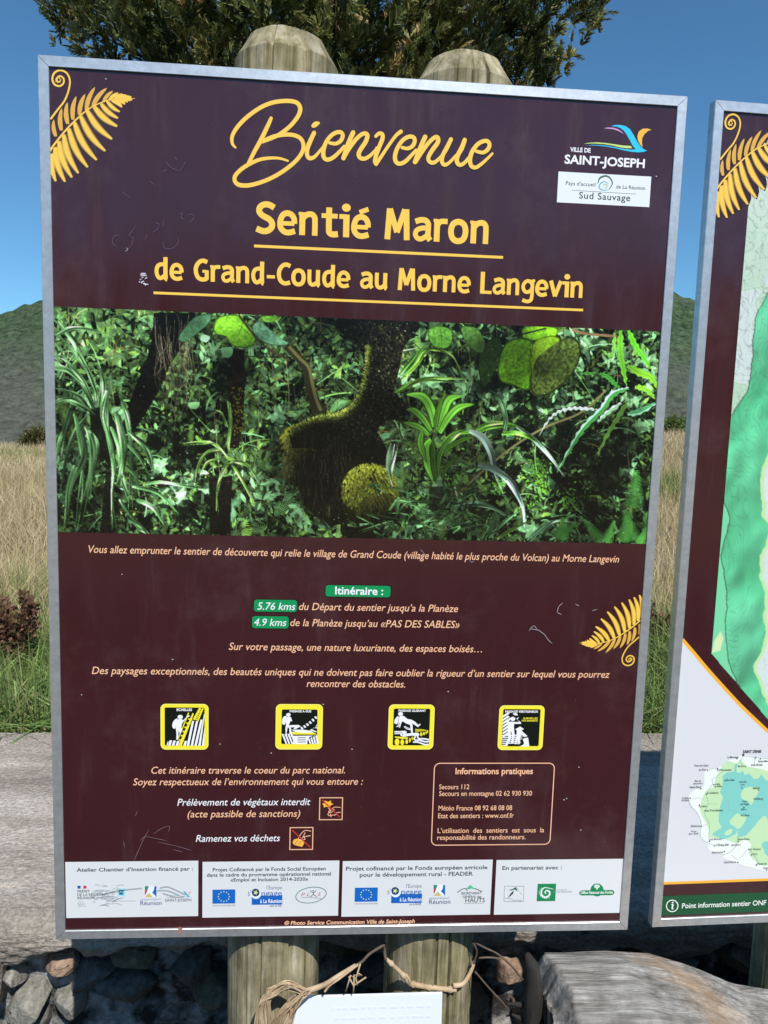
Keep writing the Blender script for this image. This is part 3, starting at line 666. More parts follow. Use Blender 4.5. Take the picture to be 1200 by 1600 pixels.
tx(F, 'PRÉFET', 121, 1394.5, 140.5, 3.8, bold=.014); tx(F, 'DE LA RÉGION', 121, 1399.7, 160.5, 3.8, bold=.014); tx(F, 'RÉUNION', 121, 1404.8, 147.5, 3.8, bold=.014)
for k, l in enumerate(('Liberté', 'Égalité', 'Fraternité')): tx(F, l, 121.5, 1410+k*3.2, 130+k*2, 1.9, (110, 120, 125), 0, .2)
F.rect(*zk([(455, 98)])[0], *zk([(522, 165)])[0], (170, 225, 235)); F.rect(*zk([(468, 113)])[0], *zk([(508, 152)])[0], (25, 115, 140)); F.stroke(zk([(468, 138), (488, 125), (508, 140)]), .8, (200, 230, 230), 3)
tx(F, 'Direction du Travail de la Réunion', 169, 1408.6, 212, 1.9, (120, 130, 140), 0)
rlogo(F, 226.5, 1384.5)
tx(F, 'VILLE DE', 260, 1403.2, 271, 1.8, (120, 125, 135), 0); tx(F, 'SAINT-JOSEPH', 257.8, 1408.4, 299, 4.3, (75, 82, 100), .006)
F.poly(zk([(1015, 120), (1035, 125), (1050, 145), (1068, 165), (1080, 172), (1055, 172), (1040, 155)]), (60, 185, 205)); F.poly(zk([(1088, 120), (1066, 130), (1060, 150), (1066, 158), (1072, 138)]), (225, 170, 140)); F.stroke(zk([(905, 160), (980, 158), (1050, 172)]), .6, (110, 190, 200), 4)
F.build('sponsor_plate', pan1, 'white plate headed Atelier Chantier with grey graffiti scribbles')
F = plate([(316.2, 1346), (529.5, 1345), (529, 1431.8), (316.5, 1432.6)])
tx(F, 'Projet Cofinancé par le Fonds Social Européen', 332.3, 1360.6, 509, 5.4); tx(F, 'dans le cadre du programme opérationnel national', 323, 1368.8, 517, 5.4); tx(F, '«Emploi et Inclusion 2014-2020»', 360, 1376.6, 481.5, 5.2)
eu(F, 332, 1390, 367.5, 1411.5); engage(F, 388.5, 1390, 'avec le FSE')
F.stroke([(486+24*math.cos(a)*math.cos(-.16)-12*math.sin(a)*math.sin(-.16), 1398.3+24*math.cos(a)*math.sin(-.16)+12*math.sin(a)*math.cos(-.16)) for a in np.linspace(0, 2*math.pi, 25)[:-1]], 1.2, (90, 130, 125), 3, False, closed=True)
tx(F, 'P L', 470, 1400, 484, 5.2, (165, 90, 110), 0, .3); tx(F, 'E', 497, 1399.4, 501.5, 5.4, (165, 90, 110), 0, .3)
F.stroke([(485, 1391.5), (489.5, 1394.8), (494, 1391)], .9, (50, 55, 60), 3); F.stroke([(489.5, 1394), (489.5, 1397), (485, 1401)], .9, (50, 55, 60), 3); F.stroke([(489.5, 1397), (495, 1401)], .9, (50, 55, 60), 1); F.disc(489.5, 1391.6, 1.1, 1.1, (50, 55, 60), 8)
F.stroke([(471, 1402.4), (486, 1402), (503, 1404)], .6, (120, 130, 135), 3)
F.build('sponsor_plate', pan1, 'white plate headed Projet Cofinancé par le Fonds Social Européen')
F = plate([(535.7, 1345), (770, 1343.5), (765.5, 1429.5), (533.3, 1431.6)])
tx(F, 'Projet cofinancé par le Fonds européen agricole', 540.5, 1359.6, 761.5, 6.0, y1=1358.6); tx(F, 'pour le développement rural - FEADER', 562, 1369.4, 738.8, 6.0, y1=1368.6)
eu(F, 554.5, 1387, 589.8, 1408.6); engage(F, 606.5, 1387.5, 'avec le FEADER'); rlogo(F, 677.5, 1382.5)
zs_ = zz(5, 535, 1370)
F.stroke(zs_([(900, 120), (935, 95), (965, 90), (975, 108)]), 1.2, (70, 90, 90), 1); F.stroke(zs_([(1035, 90), (1060, 100), (1090, 115)]), 1.2, (70, 90, 90), 1); F.poly(zs_([(965, 95), (998, 60), (1040, 98), (1010, 90), (990, 96)]), (90, 195, 150))
tx(F, 'SECRÉTARIAT', 720.5, 1397.2, 751.5, 3.7, (70, 85, 88), .012); tx(F, 'GÉNÉRAL des', 723, 1402.6, 752, 3.6, (70, 85, 88), .012); tx(F, 'HAUTS', 727, 1409.6, 757.5, 6.6, (70, 85, 88), .006); F.stroke([(725, 1411.4), (755, 1410.8)], .5, (120, 130, 130), 1)
F.build('sponsor_plate', pan1, 'white plate headed Projet cofinancé par le Fonds européen agricole')
F = plate([(776, 1343.4), (977, 1342), (971, 1426), (771.5, 1429.3)])
tx(F, 'En partenariat avec :', 784.7, 1358.6, 877.7, 5.8)
zq = zz(1200/210, 780, 1370)
F.stroke(zq([(46, 84), (222, 84), (215, 220), (42, 220), (46, 84)]), .7, (120, 130, 135), 1, False)
F.poly(zq([(80, 118), (120, 108), (150, 90), (165, 128), (135, 112), (110, 122)]), (50, 95, 85)); F.poly(zq([(130, 120), (125, 150), (75, 192), (100, 150)]), (40, 60, 60)); F.stroke(zq([(160, 95), (175, 125), (200, 160)]), .5, (130, 140, 135), 3); F.stroke(zq([(50, 192), (120, 196)]), .6, (90, 110, 105), 1); tx(F, 'Bras Rouge', 801, 1407.6, 815, 1.8, (90, 100, 105), .01, .2)
q = T1(zq([(343, 60), (510, 62), (498, 217), (334, 217)])); F.rect_m(q[[0, 3], 0].mean(), q[[2, 3], 1].mean(), q[[1, 2], 0].mean(), q[[0, 1], 1].mean(), (20, 135, 80))
F.stroke(zq([(480, 108), (440, 100), (405, 96), (380, 120), (378, 160), (410, 182), (445, 165), (450, 135), (425, 122), (408, 138), (418, 150)]), 2.6, (225, 240, 232), 5, taper=[.3, .5, .9, 1.2, 1.2, 1, .8, .5])
for k in range(9): a = 1.1+k*.36; F.disc(*zq([(418+60*math.cos(a), 140+52*math.sin(a))])[0], .8, .9, (225, 240, 232), 6)
tx(F, 'Parc national', 861.5, 1391, 885, 2.0, (120, 150, 160), 0); tx(F, 'de La Réunion', 863, 1394.4, 893.5, 2.8, (100, 140, 160), .004)
F.disc(*zq([(873, 116)])[0], 58/5.71, 58/5.71, (20, 135, 80), 20); F.rect(*zq([(716, 120)])[0], *zq([(1026, 162)])[0], (20, 135, 80), .0045); F.disc(*zq([(872, 84)])[0], 27/5.71, 17/5.71, (205, 232, 215), 12); F.disc(*zq([(872, 106)])[0], 9/5.71, 9/5.71, (205, 232, 215), 8)
tx(F, 'Office National des Forêts', 907, 1396.8, 957.5, 4.0, WHITE, .02, y1=1395.6)
F.build('sponsor_plate', pan1, 'white plate headed En partenariat avec')

F = Flat(T1, -YP+YP+.0026); F.off = .0028; F.poly([(277, 1447.5), (283, 1446), (286, 1449), (283, 1451.5), (286, 1454), (281, 1457.5), (278, 1455), (282, 1452)], (170, 120, 105)); F.build('rust_mark', sign1)
# --- scratches and knocks in the laminate
SCR = (170, 150, 165)
F = Flat(T1, 9e-4)
def sc(pts, wd=.7, c=SCR, k=3.0, ox=0, oy=0): F.stroke([(ox+a/k, oy+b/k) for a, b in pts], wd, c, 3, taper=[.3, 1, .6, 1, .2])
for p in ([(778, 758), (800, 785), (842, 803)], [(842, 803), (862, 775), (872, 755)], [(758, 808), (785, 795)], [(820, 735), (832, 752)], [(700, 845), (722, 868)], [(570, 900), (590, 912), (612, 928)],
          [(640, 1052), (620, 1085), (605, 1105), (625, 1115), (618, 1150), (590, 1178)], [(560, 1100), (535, 1110), (528, 1140), (550, 1160)], [(725, 1045), (745, 1050), (740, 1075), (710, 1092)], [(770, 1030), (762, 1060)], [(690, 1095), (680, 1130)],
          [(838, 1005), (858, 1000), (850, 1020), (868, 1030)], [(880, 1010), (905, 1005), (908, 1025), (885, 1048)], [(770, 1130), (768, 1158), (790, 1168), (820, 1158), (838, 1130), (828, 1112)]): sc(p, .55, (128, 108, 138))
sc([(592, 1162), (600, 1170), (588, 1180)], .9, (190, 185, 200))
for p in ([(300, 345), (308, 320), (325, 305)], [(300, 345), (320, 355)], [(180, 425), (200, 402), (215, 418)], [(215, 418), (245, 438), (262, 462), (280, 478)], [(185, 415), (230, 422)], [(378, 310), (395, 318)], [(450, 338), (470, 332)]): sc(p, 1.3, (165, 150, 155), 2.727, 760, 830)
for p in ([(388, 795), (410, 745), (435, 690), (460, 645)], [(420, 700), (440, 680), (500, 690), (545, 700)], [(480, 668), (520, 640), (555, 632), (550, 660)], [(500, 705), (580, 722), (660, 745)], [(570, 740), (620, 752)], [(405, 560), (395, 585)], [(340, 700), (345, 730)]): sc(p, .8, (140, 115, 125), 3, 80, 1080)
sc([(830, 85), (845, 100), (855, 118)], .9, SCR, 3, 380, 830); sc([(1060, 130), (1068, 145), (1082, 138)], .9, SCR, 3, 380, 830)
rr = random.Random(3)
for _ in range(22):
    a, b = 218+rr.random()*11, 427+rr.random()*18; F.stroke([(a, b), (a+rr.uniform(-5, 5), b+rr.uniform(-1.5, 1.5))], 1.5, (205, 200, 212), 1)
for (x, y) in ((191, 897), (128, 1085), (424, 1176), (344, 1162), (885, 1247), (881, 1249), (904, 1198), (1025, 276), (166, 124), (313, 100), (550, 1170), (907, 1296), (270, 1030), (700, 1080), (825, 1206), (505, 1100), (430, 870)):
    F.disc(x, y, .9+.5*rr.random(), .8, (200, 195, 200), 7)
for _ in range(60):
    F.disc(rr.uniform(100, 1000), rr.choice([rr.uniform(130, 470), rr.uniform(860, 1330)]), rr.uniform(.25, .6), rr.uniform(.25, .5), (135, 115, 130), 6)
F.build('scratch_marks', pan1)['kind'] = 'stuff'
F = Flat(T1, 1.5e-3)
for _ in range(46):
    a, b = rr.gauss(162, 11), rr.gauss(1397, 9); l = rr.uniform(4, 22); t = rr.uniform(-.5, .2)
    F.stroke([(a, b), (a+l*.5, b+l*t*.5-1.5), (a+l, b+l*t)], .45, (165, 172, 180), 4)
for p in ([(250, 1386), (262, 1384), (275, 1389), (290, 1396)], [(246, 1390), (262, 1390), (280, 1397)], [(160, 1396), (185, 1390), (222, 1386)], [(255, 1394), (275, 1400), (288, 1399)]): F.stroke(p, .8, (120, 130, 138), 4)
F.build('pencil_scribble', pan1)['kind'] = 'stuff'
# ================================================================== PRINTED PICTURES (colour per vertex of a fine sheet)
class Raster:
    def __init__(s, to, x0, x1, z0, z1, nx, ss=2):
        s.to = to; s.x0, s.x1, s.z0, s.z1 = x0, x1, z0, z1; s.ss = ss
        s.nx = nx; s.ny = int(round(nx*(z1-z0)/(x1-x0))); s.W, s.Hh = nx*ss, s.ny*ss
        s.a = np.zeros((s.Hh, s.W, 3), np.float32)
        yy, xx = np.mgrid[0:s.Hh, 0:s.W]
        s.gx = xx; s.gy = yy
        # photo pixel of each cell, for broad layout
        G = s.to.H; Hi = np.linalg.inv(G); X = x0+(xx+.5)/s.W*(x1-x0); Z = z1-(yy+.5)/s.Hh*(z1-z0)
        w = Hi[2, 0]*X+Hi[2, 1]*Z+Hi[2, 2]
        s.px = (Hi[0, 0]*X+Hi[0, 1]*Z+Hi[0, 2])/w; s.py = (Hi[1, 0]*X+Hi[1, 1]*Z+Hi[1, 2])/w
    def cv(s, pts):
        q = s.to(pts); return np.c_[(q[:, 0]-s.x0)/(s.x1-s.x0)*s.W, (s.z1-q[:, 1])/(s.z1-s.z0)*s.Hh]
    def mask(s, P):
        x0, y0 = np.floor(P.min(0)).astype(int); x1, y1 = np.ceil(P.max(0)).astype(int)+1
        x0, y0 = max(x0, 0), max(y0, 0); x1, y1 = min(x1, s.W), min(y1, s.Hh)
        if x1 <= x0 or y1 <= y0: return None
        X = np.arange(x0, x1)+.5; Y = (np.arange(y0, y1)+.5)[:, None]
        ins = np.zeros((y1-y0, x1-x0), bool); n = len(P)
        for i in range(n):
            ax, ay = P[i]; bx, by = P[(i+1) % n]
            if ay == by: continue
            c = ((ay > Y) != (by > Y)); xi = (bx-ax)*(Y-ay)/(by-ay)+ax
            ins ^= c & (X < xi)
        return (slice(y0, y1), slice(x0, x1)), ins
    def poly(s, pts, c, alpha=1.0, sm=0, tex=0.0, seed=0, raw=False):
        P = np.asarray(pts, float) if raw else s.cv(smooth(pts, sm, True) if sm else pts)
        r = s.mask(P)
        if r is None: return
        sl, m = r; c = np.array(c, np.float32)
        reg = s.a[sl]; col = np.broadcast_to(c, reg.shape)
        if tex:
            t = fbm(s.gx[sl]*.16, s.gy[sl]*.16, 3, seed)[..., None]; col = col*(1+(t-.5)*2*tex)
        reg[m] = (reg*(1-alpha)+col*alpha)[m]
    def ribbon(s, pts, wd, c, taper=(.4, 1, .9, .1), alpha=1.0, n=6, edge=None):
        P = s.cv(smooth(pts, n)); L = len(P); T = np.gradient(P, axis=0); T /= np.linalg.norm(T, axis=1, keepdims=True)+1e-9
        Nn = np.c_[-T[:, 1], T[:, 0]]; k = s.W/940.0*.99
        W = np.interp(np.linspace(0, 1, L), np.linspace(0, 1, len(taper)), taper)*wd*.5*k
        s.poly(np.vstack([P+Nn*W[:, None], (P-Nn*W[:, None])[::-1]]), c, alpha, raw=True)
        if edge is not None:
            s.poly(np.vstack([P+Nn*W[:, None], (P+Nn*W[:, None]*.35)[::-1]]), edge, .8*alpha, raw=True)
    def build(s, name, parent, mat, y=None):
        a = s.a.reshape(s.ny, s.ss, s.nx, s.ss, 3).mean((1, 3)); a = np.clip(a, 0, 1)
        a = np.where(a <= .04045, a/12.92, ((a+.055)/1.055)**2.4)
        X = np.linspace(s.x0, s.x1, s.nx); Z = np.linspace(s.z1, s.z0, s.ny)
        gx, gz = np.meshgrid(X, Z); V = np.c_[gx.ravel(), np.full(gx.size, YP-2.5e-4 if y is None else y), gz.ravel()]
        i = np.arange(s.ny*s.nx).reshape(s.ny, s.nx)
        f = np.stack([i[:-1, :-1], i[1:, :-1], i[1:, 1:], i[:-1, 1:]], -1).reshape(-1, 4)
        return mesh_np(name, V, f, mat, parent, False, None, a.reshape(-1, 3))
m_print = tinted('printed_film', rough=.2, spec=.6)

# ---------------- jungle photograph
q = T1([(84, 481), (1035, 516), (1013, 849), (90, 832)])
R = Raster(T1, -BW/2+.0141, BW/2-.0141, q[[2, 3], 1].mean(), q[[0, 1], 1].mean(), 980)
px, py = R.px, R.py; rg = random.Random(5); rn = np.random.default_rng(5)
def g(cx, cy, sx, sy): return np.exp(-((px-cx)/sx)**2-((py-cy)/sy)**2)
n1 = fbm(px*.018, py*.022, 5, 3); n2 = fbm(px*.09, py*.1, 4, 7)
Lm = .26+.42*(n1-.45)+.55*(n2-.5)
Lm += .16*g(140, 540, 130, 60)+.12*g(420, 610, 70, 90)+.08*g(800, 700, 120, 60)-.16*g(930, 700, 110, 110)-.10*g(300, 720, 60, 110)-.12*g(120, 740, 60, 90)-.1*g(820, 590, 120, 60)-.1*g(330, 600, 50, 60)
Lm = np.clip(Lm, .03, .75)[..., None]
hue = fbm(px*.012+9, py*.012, 3, 21)[..., None]
R.a[:] = Lm*np.array([.62, .86, .66])*(1-hue*.5)+Lm*np.array([.75, .85, .45])*hue*.5
dens = 1.0
def colr(L, warm=None):
    w_ = rg.random() if warm is None else warm
    a = np.array([.50, .76, .64])*(1-w_)+np.array([.58, .76, .34])*w_
    return a*L*rg.uniform(.85, 1.15)
# small undergrowth leaves, ferns and twigs
for i in range(13000):
    x, y = rg.uniform(86, 1034), rg.uniform(480, 850)
    L = max(.06, rg.gauss(.47, .27)+.15*math.exp(-((x-150)/120)**2-((y-540)/60)**2)-.22*math.exp(-((x-930)/90)**2-((y-700)/100)**2)-.16*math.exp(-((x-300)/60)**2-((y-700)/80)**2))
    if rg.random() < .36: L = rg.uniform(.02, .12)
    a = rg.uniform(0, math.pi); l = rg.uniform(3, 9)*(1.5 if rg.random() < .12 else 1); w_ = l*rg.uniform(.18, .45)
    ca, sa = math.cos(a), math.sin(a)
    pts = [(x+ca*l*u-sa*w_*v, y+sa*l*u+ca*w_*v) for u, v in ((-1, 0), (-.3, 1), (.5, .8), (1, 0), (.4, -.9), (-.4, -.8))]
    R.poly(pts, colr(min(L, 1.05)), rg.uniform(.6, 1))
for i in range(150):     # little fern sprays
    x, y = rg.uniform(90, 1030), rg.uniform(500, 848); a = rg.uniform(-2.6, -.5); L = rg.uniform(18, 42); c = colr(rg.uniform(.3, .8)*(.6 if x > 850 else 1)); bend = rg.uniform(-.8, .8)
    for k in range(14):
        u = k/14; aa = a+bend*u; X = x+math.cos(aa)*L*u; Y = y+math.sin(aa)*L*u; ll = L*.26*math.sin(math.pi*(.15+.85*u))
        for sg in (-1, 1): R.ribbon([(X, Y), (X+math.cos(aa+sg*1.15)*ll, Y+math.sin(aa+sg*1.15)*ll)], 1.6, c, (1, .3), .9, 1)
for i in range(420):     # thin grass and twigs
    x, y = rg.uniform(90, 1030), rg.uniform(485, 848); a = rg.uniform(-math.pi, 0); L = rg.uniform(20, 75); b = rg.uniform(-.6, .6)
    pts = [(x+math.cos(a+b*u)*L*u, y+math.sin(a+b*u)*L*u+14*u*u) for u in (0, .33, .66, 1)]
    R.ribbon(pts, rg.uniform(.8, 2.2), colr(rg.choice([.15, .5, .75, .95, .3]), rg.uniform(0, .7)) if rg.random() < .75 else np.array([.36, .29, .2])*rg.uniform(.3, 1.3), (.8, 1, .3), .85)
for i in range(60):
    cx_, cy_ = rg.uniform(90, 1030), rg.uniform(485, 845); rr_ = rg.uniform(10, 34); lite = rg.random() < .5
    for k in range(26):
        x, y = rg.gauss(cx_, rr_*.5), rg.gauss(cy_, rr_*.4); a = rg.uniform(0, 3.14); l = rg.uniform(4, 11) if lite else rg.uniform(5, 13); w_ = l*rg.uniform(.25, .55)
        c = np.array([.62, .86, .70])*rg.uniform(.5, 1.05) if lite else np.array([.035, .05, .045])*rg.uniform(.6, 1.6)
        R.poly([(x+math.cos(a)*l*u-math.sin(a)*w_*v, y+math.sin(a)*l*u+math.cos(a)*w_*v) for u, v in ((-1, 0), (-.3, 1), (.5, .7), (1, 0), (.4, -.8), (-.4, -.7))], c, .75)
for i in range(120):
    x, y = rg.uniform(90, 1030), rg.uniform(482, 640); L = rg.uniform(30, 140); R.ribbon([(x, y), (x+rg.uniform(-8, 8), y+L*.5), (x+rg.uniform(-14, 14), y+L)], rg.uniform(.6, 1.3), np.array([.42, .40, .34])*rg.uniform(.3, 1.3), (1, 1, .3), .7)
def Z4(p): return [(a/3, 460+b/3) for a, b in p]
def Z5(p): return [(340+a/3, 460+b/3) for a, b in p]
def Z6(p): return [(680+a/3, 460+b/3) for a, b in p]
# dark gaps
for (c, r_) in (((110, 760), 34), ((300, 760), 44), ((345, 600), 30), ((760, 610), 44), ((880, 690), 50), ((950, 740), 46), ((700, 560), 22), ((250, 560), 16), ((990, 600), 26), ((930, 800), 32), ((165, 790), 26), ((820, 640), 26)):
    for k in range(18):
        x, y = rg.gauss(c[0], r_*.55), rg.gauss(c[1], r_*.55); rr_ = rg.uniform(4, r_*.4)
        R.poly([(x+rr_*rg.uniform(.6, 1.2)*math.cos(t), y+rr_*rg.uniform(.6, 1.2)*math.sin(t)) for t in np.linspace(0, 6.0, 8)], np.array([.05, .07, .06]), .55)
# left leaning trunk with aerial roots
DK = np.array([.065, .062, .066])
R.poly(Z4([(722, 88), (920, 90), (905, 170), (850, 250), (800, 330), (760, 420), (720, 500), (660, 600), (620, 650), (560, 660), (590, 560), (640, 420), (690, 300), (715, 200)]), DK, 1, tex=.5)
R.poly(Z4([(420, 540), (500, 520), (560, 640), (540, 760), (470, 790), (430, 680)]), DK, .9, tex=.4)
R.poly(Z4([(500, 800), (520, 790), (520, 1120), (470, 1120)]), DK, .8)
for i in range(46):
    x = rg.uniform(725, 900); y = rg.uniform(90, 300); L = rg.uniform(120, 420)
    R.ribbon(Z4([(x, y), (x+rg.uniform(-15, 15), y+L*.4), (x+rg.uniform(-30, 30), y+L*.75), (x+rg.uniform(-50, 50), y+L)]), rg.uniform(.5, 1.2), np.array([.46, .42, .38])*rg.uniform(.5, 1.2), (1, 1, .4), .75)
# second trunk
R.poly(Z4([(1080, 250), (1145, 260), (1150, 420), (1140, 600), (1120, 720), (1065, 720), (1075, 520), (1060, 400)]), (.10, .08, .07), 1, tex=.7)
R.poly(Z4([(980, 860), (1090, 850), (1080, 1120), (985, 1125)]), (.07, .06, .06), .95, tex=.7)
for i in range(60):
    x, y = rg.uniform(1085, 1135), rg.uniform(430, 660); R.poly(Z4([(x, y), (x+8, y+3), (x+4, y+11)]), (.42, .42, .16), .8)
# pandanus on the left
def shaded_strap(P0, wd, base, hi, taper, seed):
    P = R.cv(smooth(P0, 9)); L = len(P); T = np.gradient(P, axis=0); T /= np.linalg.norm(T, axis=1, keepdims=True)+1e-9; Nn = np.c_[-T[:, 1], T[:, 0]]
    W = np.interp(np.linspace(0, 1, L), np.linspace(0, 1, len(taper)), taper)*wd*.5*R.W/940; rs_ = np.random.default_rng(seed); ph_ = rs_.uniform(0, 6, 3); up = 1 if T[:, 0].sum() > 0 else -1
    for k in range(L-1):
        u = k/L; g_ = .62+.30*math.sin(u*4.2+ph_[0])+.22*math.sin(u*11+ph_[1]); lift = max(0, g_-.70)*hi*2.2
        c = np.clip(base*(.55+.62*g_)+lift, 0, 1); q0, q1 = Nn[k]*W[k], Nn[k+1]*W[k+1]
        R.poly([P[k]+q0, P[k+1]+q1, P[k+1]-q1, P[k]-q0], c, raw=True)
        R.poly([P[k]+q0*.15, P[k+1]+q1*.15, P[k+1]-q1*.95, P[k]-q0*.95], c*(.62+.2*math.sin(u*7+ph_[2])), raw=True)
def strap(Zf, pts, wd, base, hi=.28, dark=.5):
    base = np.array(base); m_ = rg.choice((1, 2, 2))
    for j_ in range(m_):
        o_ = (wd*.55*j_, wd*.3*j_) if j_ else (0, 0); k_ = 1 if j_ == 0 else .7
        P0 = [(a+o_[0]+rg.uniform(-1, 1)*j_*(1+i_*1.1), b_+o_[1]+rg.uniform(-1, 1)*j_*(1+i_*1.1)) for i_, (a, b_) in enumerate(Zf(pts))]
        shaded_strap(P0, wd*.92*k_, base*(k_**.6), hi, (.45, 1, .95, .6, .06), rg.randrange(9999))
PG = (.36, .52, .38)
for pts in ([(440, 540), (400, 450), (330, 360), (258, 320)], [(430, 560), (360, 470), (258, 440)], [(450, 500), (420, 380), (330, 250), (256, 180)], [(440, 560), (340, 490), (256, 500)], [(470, 520), (480, 420), (460, 330)], [(430, 500), (380, 400), (300, 300), (258, 290)],
            [(455, 470), (400, 330), (340, 230)], [(420, 545), (330, 500), (258, 510)], [(258, 120), (300, 160), (350, 240), (370, 300)], [(256, 190), (330, 160), (420, 165), (520, 200)], [(256, 350), (320, 360), (400, 430)]):
    strap(Z4, pts, rg.uniform(4, 7), np.array(PG)*rg.uniform(.8, 1.3))
for pts in ([(500, 440), (500, 560), (505, 660), (530, 800), (525, 960), (530, 1110)], [(500, 450), (480, 560), (520, 700), (520, 760)], [(570, 500), (600, 620), (615, 740), (610, 900), (600, 1060)], [(570, 505), (600, 560), (620, 680)], [(520, 620), (560, 720), (570, 850), (600, 960)],
            [(410, 570), (350, 650), (310, 780), (280, 960)], [(330, 530), (300, 640), (270, 760)], [(350, 560), (375, 690), (390, 800), (370, 960), (355, 1110)], [(400, 620), (440, 700), (420, 860), (350, 1100)], [(380, 640), (390, 760), (330, 900), (300, 1080)],
            [(580, 690), (650, 760), (710, 860)], [(600, 640), (680, 720), (715, 830)], [(430, 640), (445, 740), (400, 900)], [(350, 800), (320, 920), (310, 1060)], [(590, 800), (640, 860), (655, 950)], [(540, 550), (570, 680), (575, 780), (545, 900)], [(300, 640), (275, 700), (262, 800)], [(410, 640), (430, 720), (425, 830), (405, 950)],
            [(670, 890), (760, 880), (880, 900), (970, 912)], [(620, 900), (740, 930), (840, 1030)], [(560, 960), (620, 1040), (700, 1120)], [(640, 960), (720, 1000), (770, 1080)], [(620, 1060), (660, 1100), (690, 1120)]):
    strap(Z4, pts, rg.uniform(5, 8.5), np.array([.38, .56, .40])*rg.uniform(.75, 1.25), .3)
for pts in ([(1070, 500), (1080, 600), (1070, 700), (1080, 760)], [(1060, 620), (1040, 560), (1000, 540)], [(1030, 720), (970, 740), (930, 800), (915, 880)], [(1030, 770), (970, 790), (940, 850)], [(1070, 780), (1040, 840), (1020, 920), (1015, 1020)], [(1090, 800), (1140, 880), (1190, 980)], [(1060, 760), (1000, 700), (940, 690), (850, 700)], [(1090, 780), (1160, 800), (1200, 860)]):
    strap(Z4, pts, rg.uniform(4, 6.5), np.array([.40, .55, .30])*rg.uniform(.8, 1.2), .25)
# big round leaves at the top
def leaf(pts, c, veins=None, tex=.3): 
    R.poly(pts, np.array(c)*.55, 1, 4); P = np.array(pts, float); m_ = P.mean(0); R.poly(m_+(P-m_)*.93, c, 1, 4, tex=tex, seed=4)
    if veins: 
        for v in veins: R.ribbon(v, .9, np.array(c)*.45, (1, .8, .4), .8)
leaf(Z4([(1000, 160), (1015, 115), (1060, 98), (1120, 100), (1150, 130), (1198, 180), (1195, 235), (1150, 252), (1090, 240), (1060, 200), (1010, 185)]), (.40, .60, .17), [Z4([(1140, 130), (1120, 190), (1080, 235)]), Z4([(1130, 150), (1170, 190)])])
leaf(Z4([(835, 215), (850, 180), (910, 110), (990, 90), (985, 130), (930, 180), (870, 225)]), (.27, .42, .34))
R.poly(Z4([(950, 190), (985, 200), (970, 225), (940, 215)]), (.55, .68, .66), 1, 3); R.poly(Z4([(1040, 255), (1090, 250), (1085, 290), (1050, 295)]), (.42, .62, .50), 1, 3); R.poly(Z4([(885, 510), (935, 505), (925, 535), (895, 535)]), (.45, .62, .48), 1, 3)
leaf(Z5([(160, 160), (190, 125), (240, 160), (300, 210), (340, 235), (270, 240), (200, 215)]), (.34, .50, .44))
R.ribbon(Z5([(100, 100), (150, 165), (200, 225), (260, 270), (340, 310)]), 3.4, (.22, .20, .15), (1, 1, 1))
R.ribbon(Z5([(130, 290), (300, 295), (420, 292), (560, 270), (650, 250)]), 1.7, (.10, .09, .08), (1, 1, 1))
leaf(Z5([(985, 190), (1000, 155), (1050, 150), (1095, 170), (1100, 220), (1070, 255), (1010, 245)]), (.33, .52, .22), [Z5([(1040, 155), (1050, 200), (1050, 250)]), Z5([(1045, 190), (1085, 220)]), Z5([(1045, 190), (1005, 220)])])
leaf(Z5([(205, 105), (285, 105), (260, 130), (220, 130)]), (.38, .58, .22))
# branch and thin limb
R.ribbon(Z5([(320, 240), (370, 290), (415, 340), (430, 420), (450, 490), (480, 560)]), 15, (.16, .15, .11), (.7, .9, .9, 1, 1.6)); R.ribbon(Z5([(335, 245), (385, 300), (428, 345), (445, 420), (462, 490), (485, 545)]), 5, (.42, .40, .28), (1, 1, 1), .7)
# main trunk and moss
TR = Z5([(560, 120), (935, 130), (910, 200), (870, 260), (850, 360), (830, 450), (880, 520), (875, 585), (800, 590), (760, 620), (730, 660), (680, 690), (640, 720), (600, 800), (590, 1080), (780, 1060), (740, 1140), (590, 1140), (570, 1050), (500, 1062), (440, 1020), (400, 960), (372, 880), (362, 800), (300, 740), (295, 690), (330, 640), (400, 590), (480, 560), (560, 550), (630, 500), (670, 430), (685, 330), (660, 250), (610, 210)])
R.poly(TR, (.085, .082, .07), 1, 3, tex=.9, seed=9)
R.poly(Z5([(540, 640), (640, 620), (740, 640), (790, 720), (830, 800), (700, 840), (640, 960), (600, 1060), (520, 1060), (500, 800)]), (.06, .058, .05), 1, 3, tex=.8, seed=5)
for i in range(900):
    x, y = rg.uniform(600, 900), rg.uniform(130, 700); P = Z5([(x, y)])
    if 640+max(0, (400-y))*-.1 < x < 870: R.poly(Z5([(x, y), (x+rg.uniform(4, 9), y+rg.uniform(-5, 5)), (x+rg.uniform(0, 6), y+rg.uniform(6, 12))]), np.array([.30, .29, .22])*rg.uniform(.3, 1.4), .7)
def moss(cx, cy, rx, ry, n, c0, c1, light=(-.2, -.8), ang=1.57, ln=9, clip=None):
    pts = []
    for i in range(n):
        t, r_ = rg.uniform(0, 2*math.pi), math.sqrt(rg.random()); x, y = cx+rx*r_*math.cos(t), cy+ry*r_*math.sin(t)
        s_ = max(0, min(1, .5+.62*((x-cx)/rx*light[0]+(y-cy)/ry*light[1])+rg.uniform(-.25, .25))); pts.append((s_, x, y))
    for s_, x, y in pts:
        c = np.array(c0)*(1-s_)+np.array(c1)*s_; a = ang+rg.uniform(-.6, .6)+(x-cx)/rx*-.5
        l = rg.uniform(.5, 1)*ln; R.poly([(x, y), (x+math.cos(a)*l*.5+1.2, y+math.sin(a)*l*.5), (x+math.cos(a)*l, y+math.sin(a)*l), (x+math.cos(a)*l*.5-1.2, y+math.sin(a)*l*.5)], c*rg.uniform(.65, 1.25), .85)
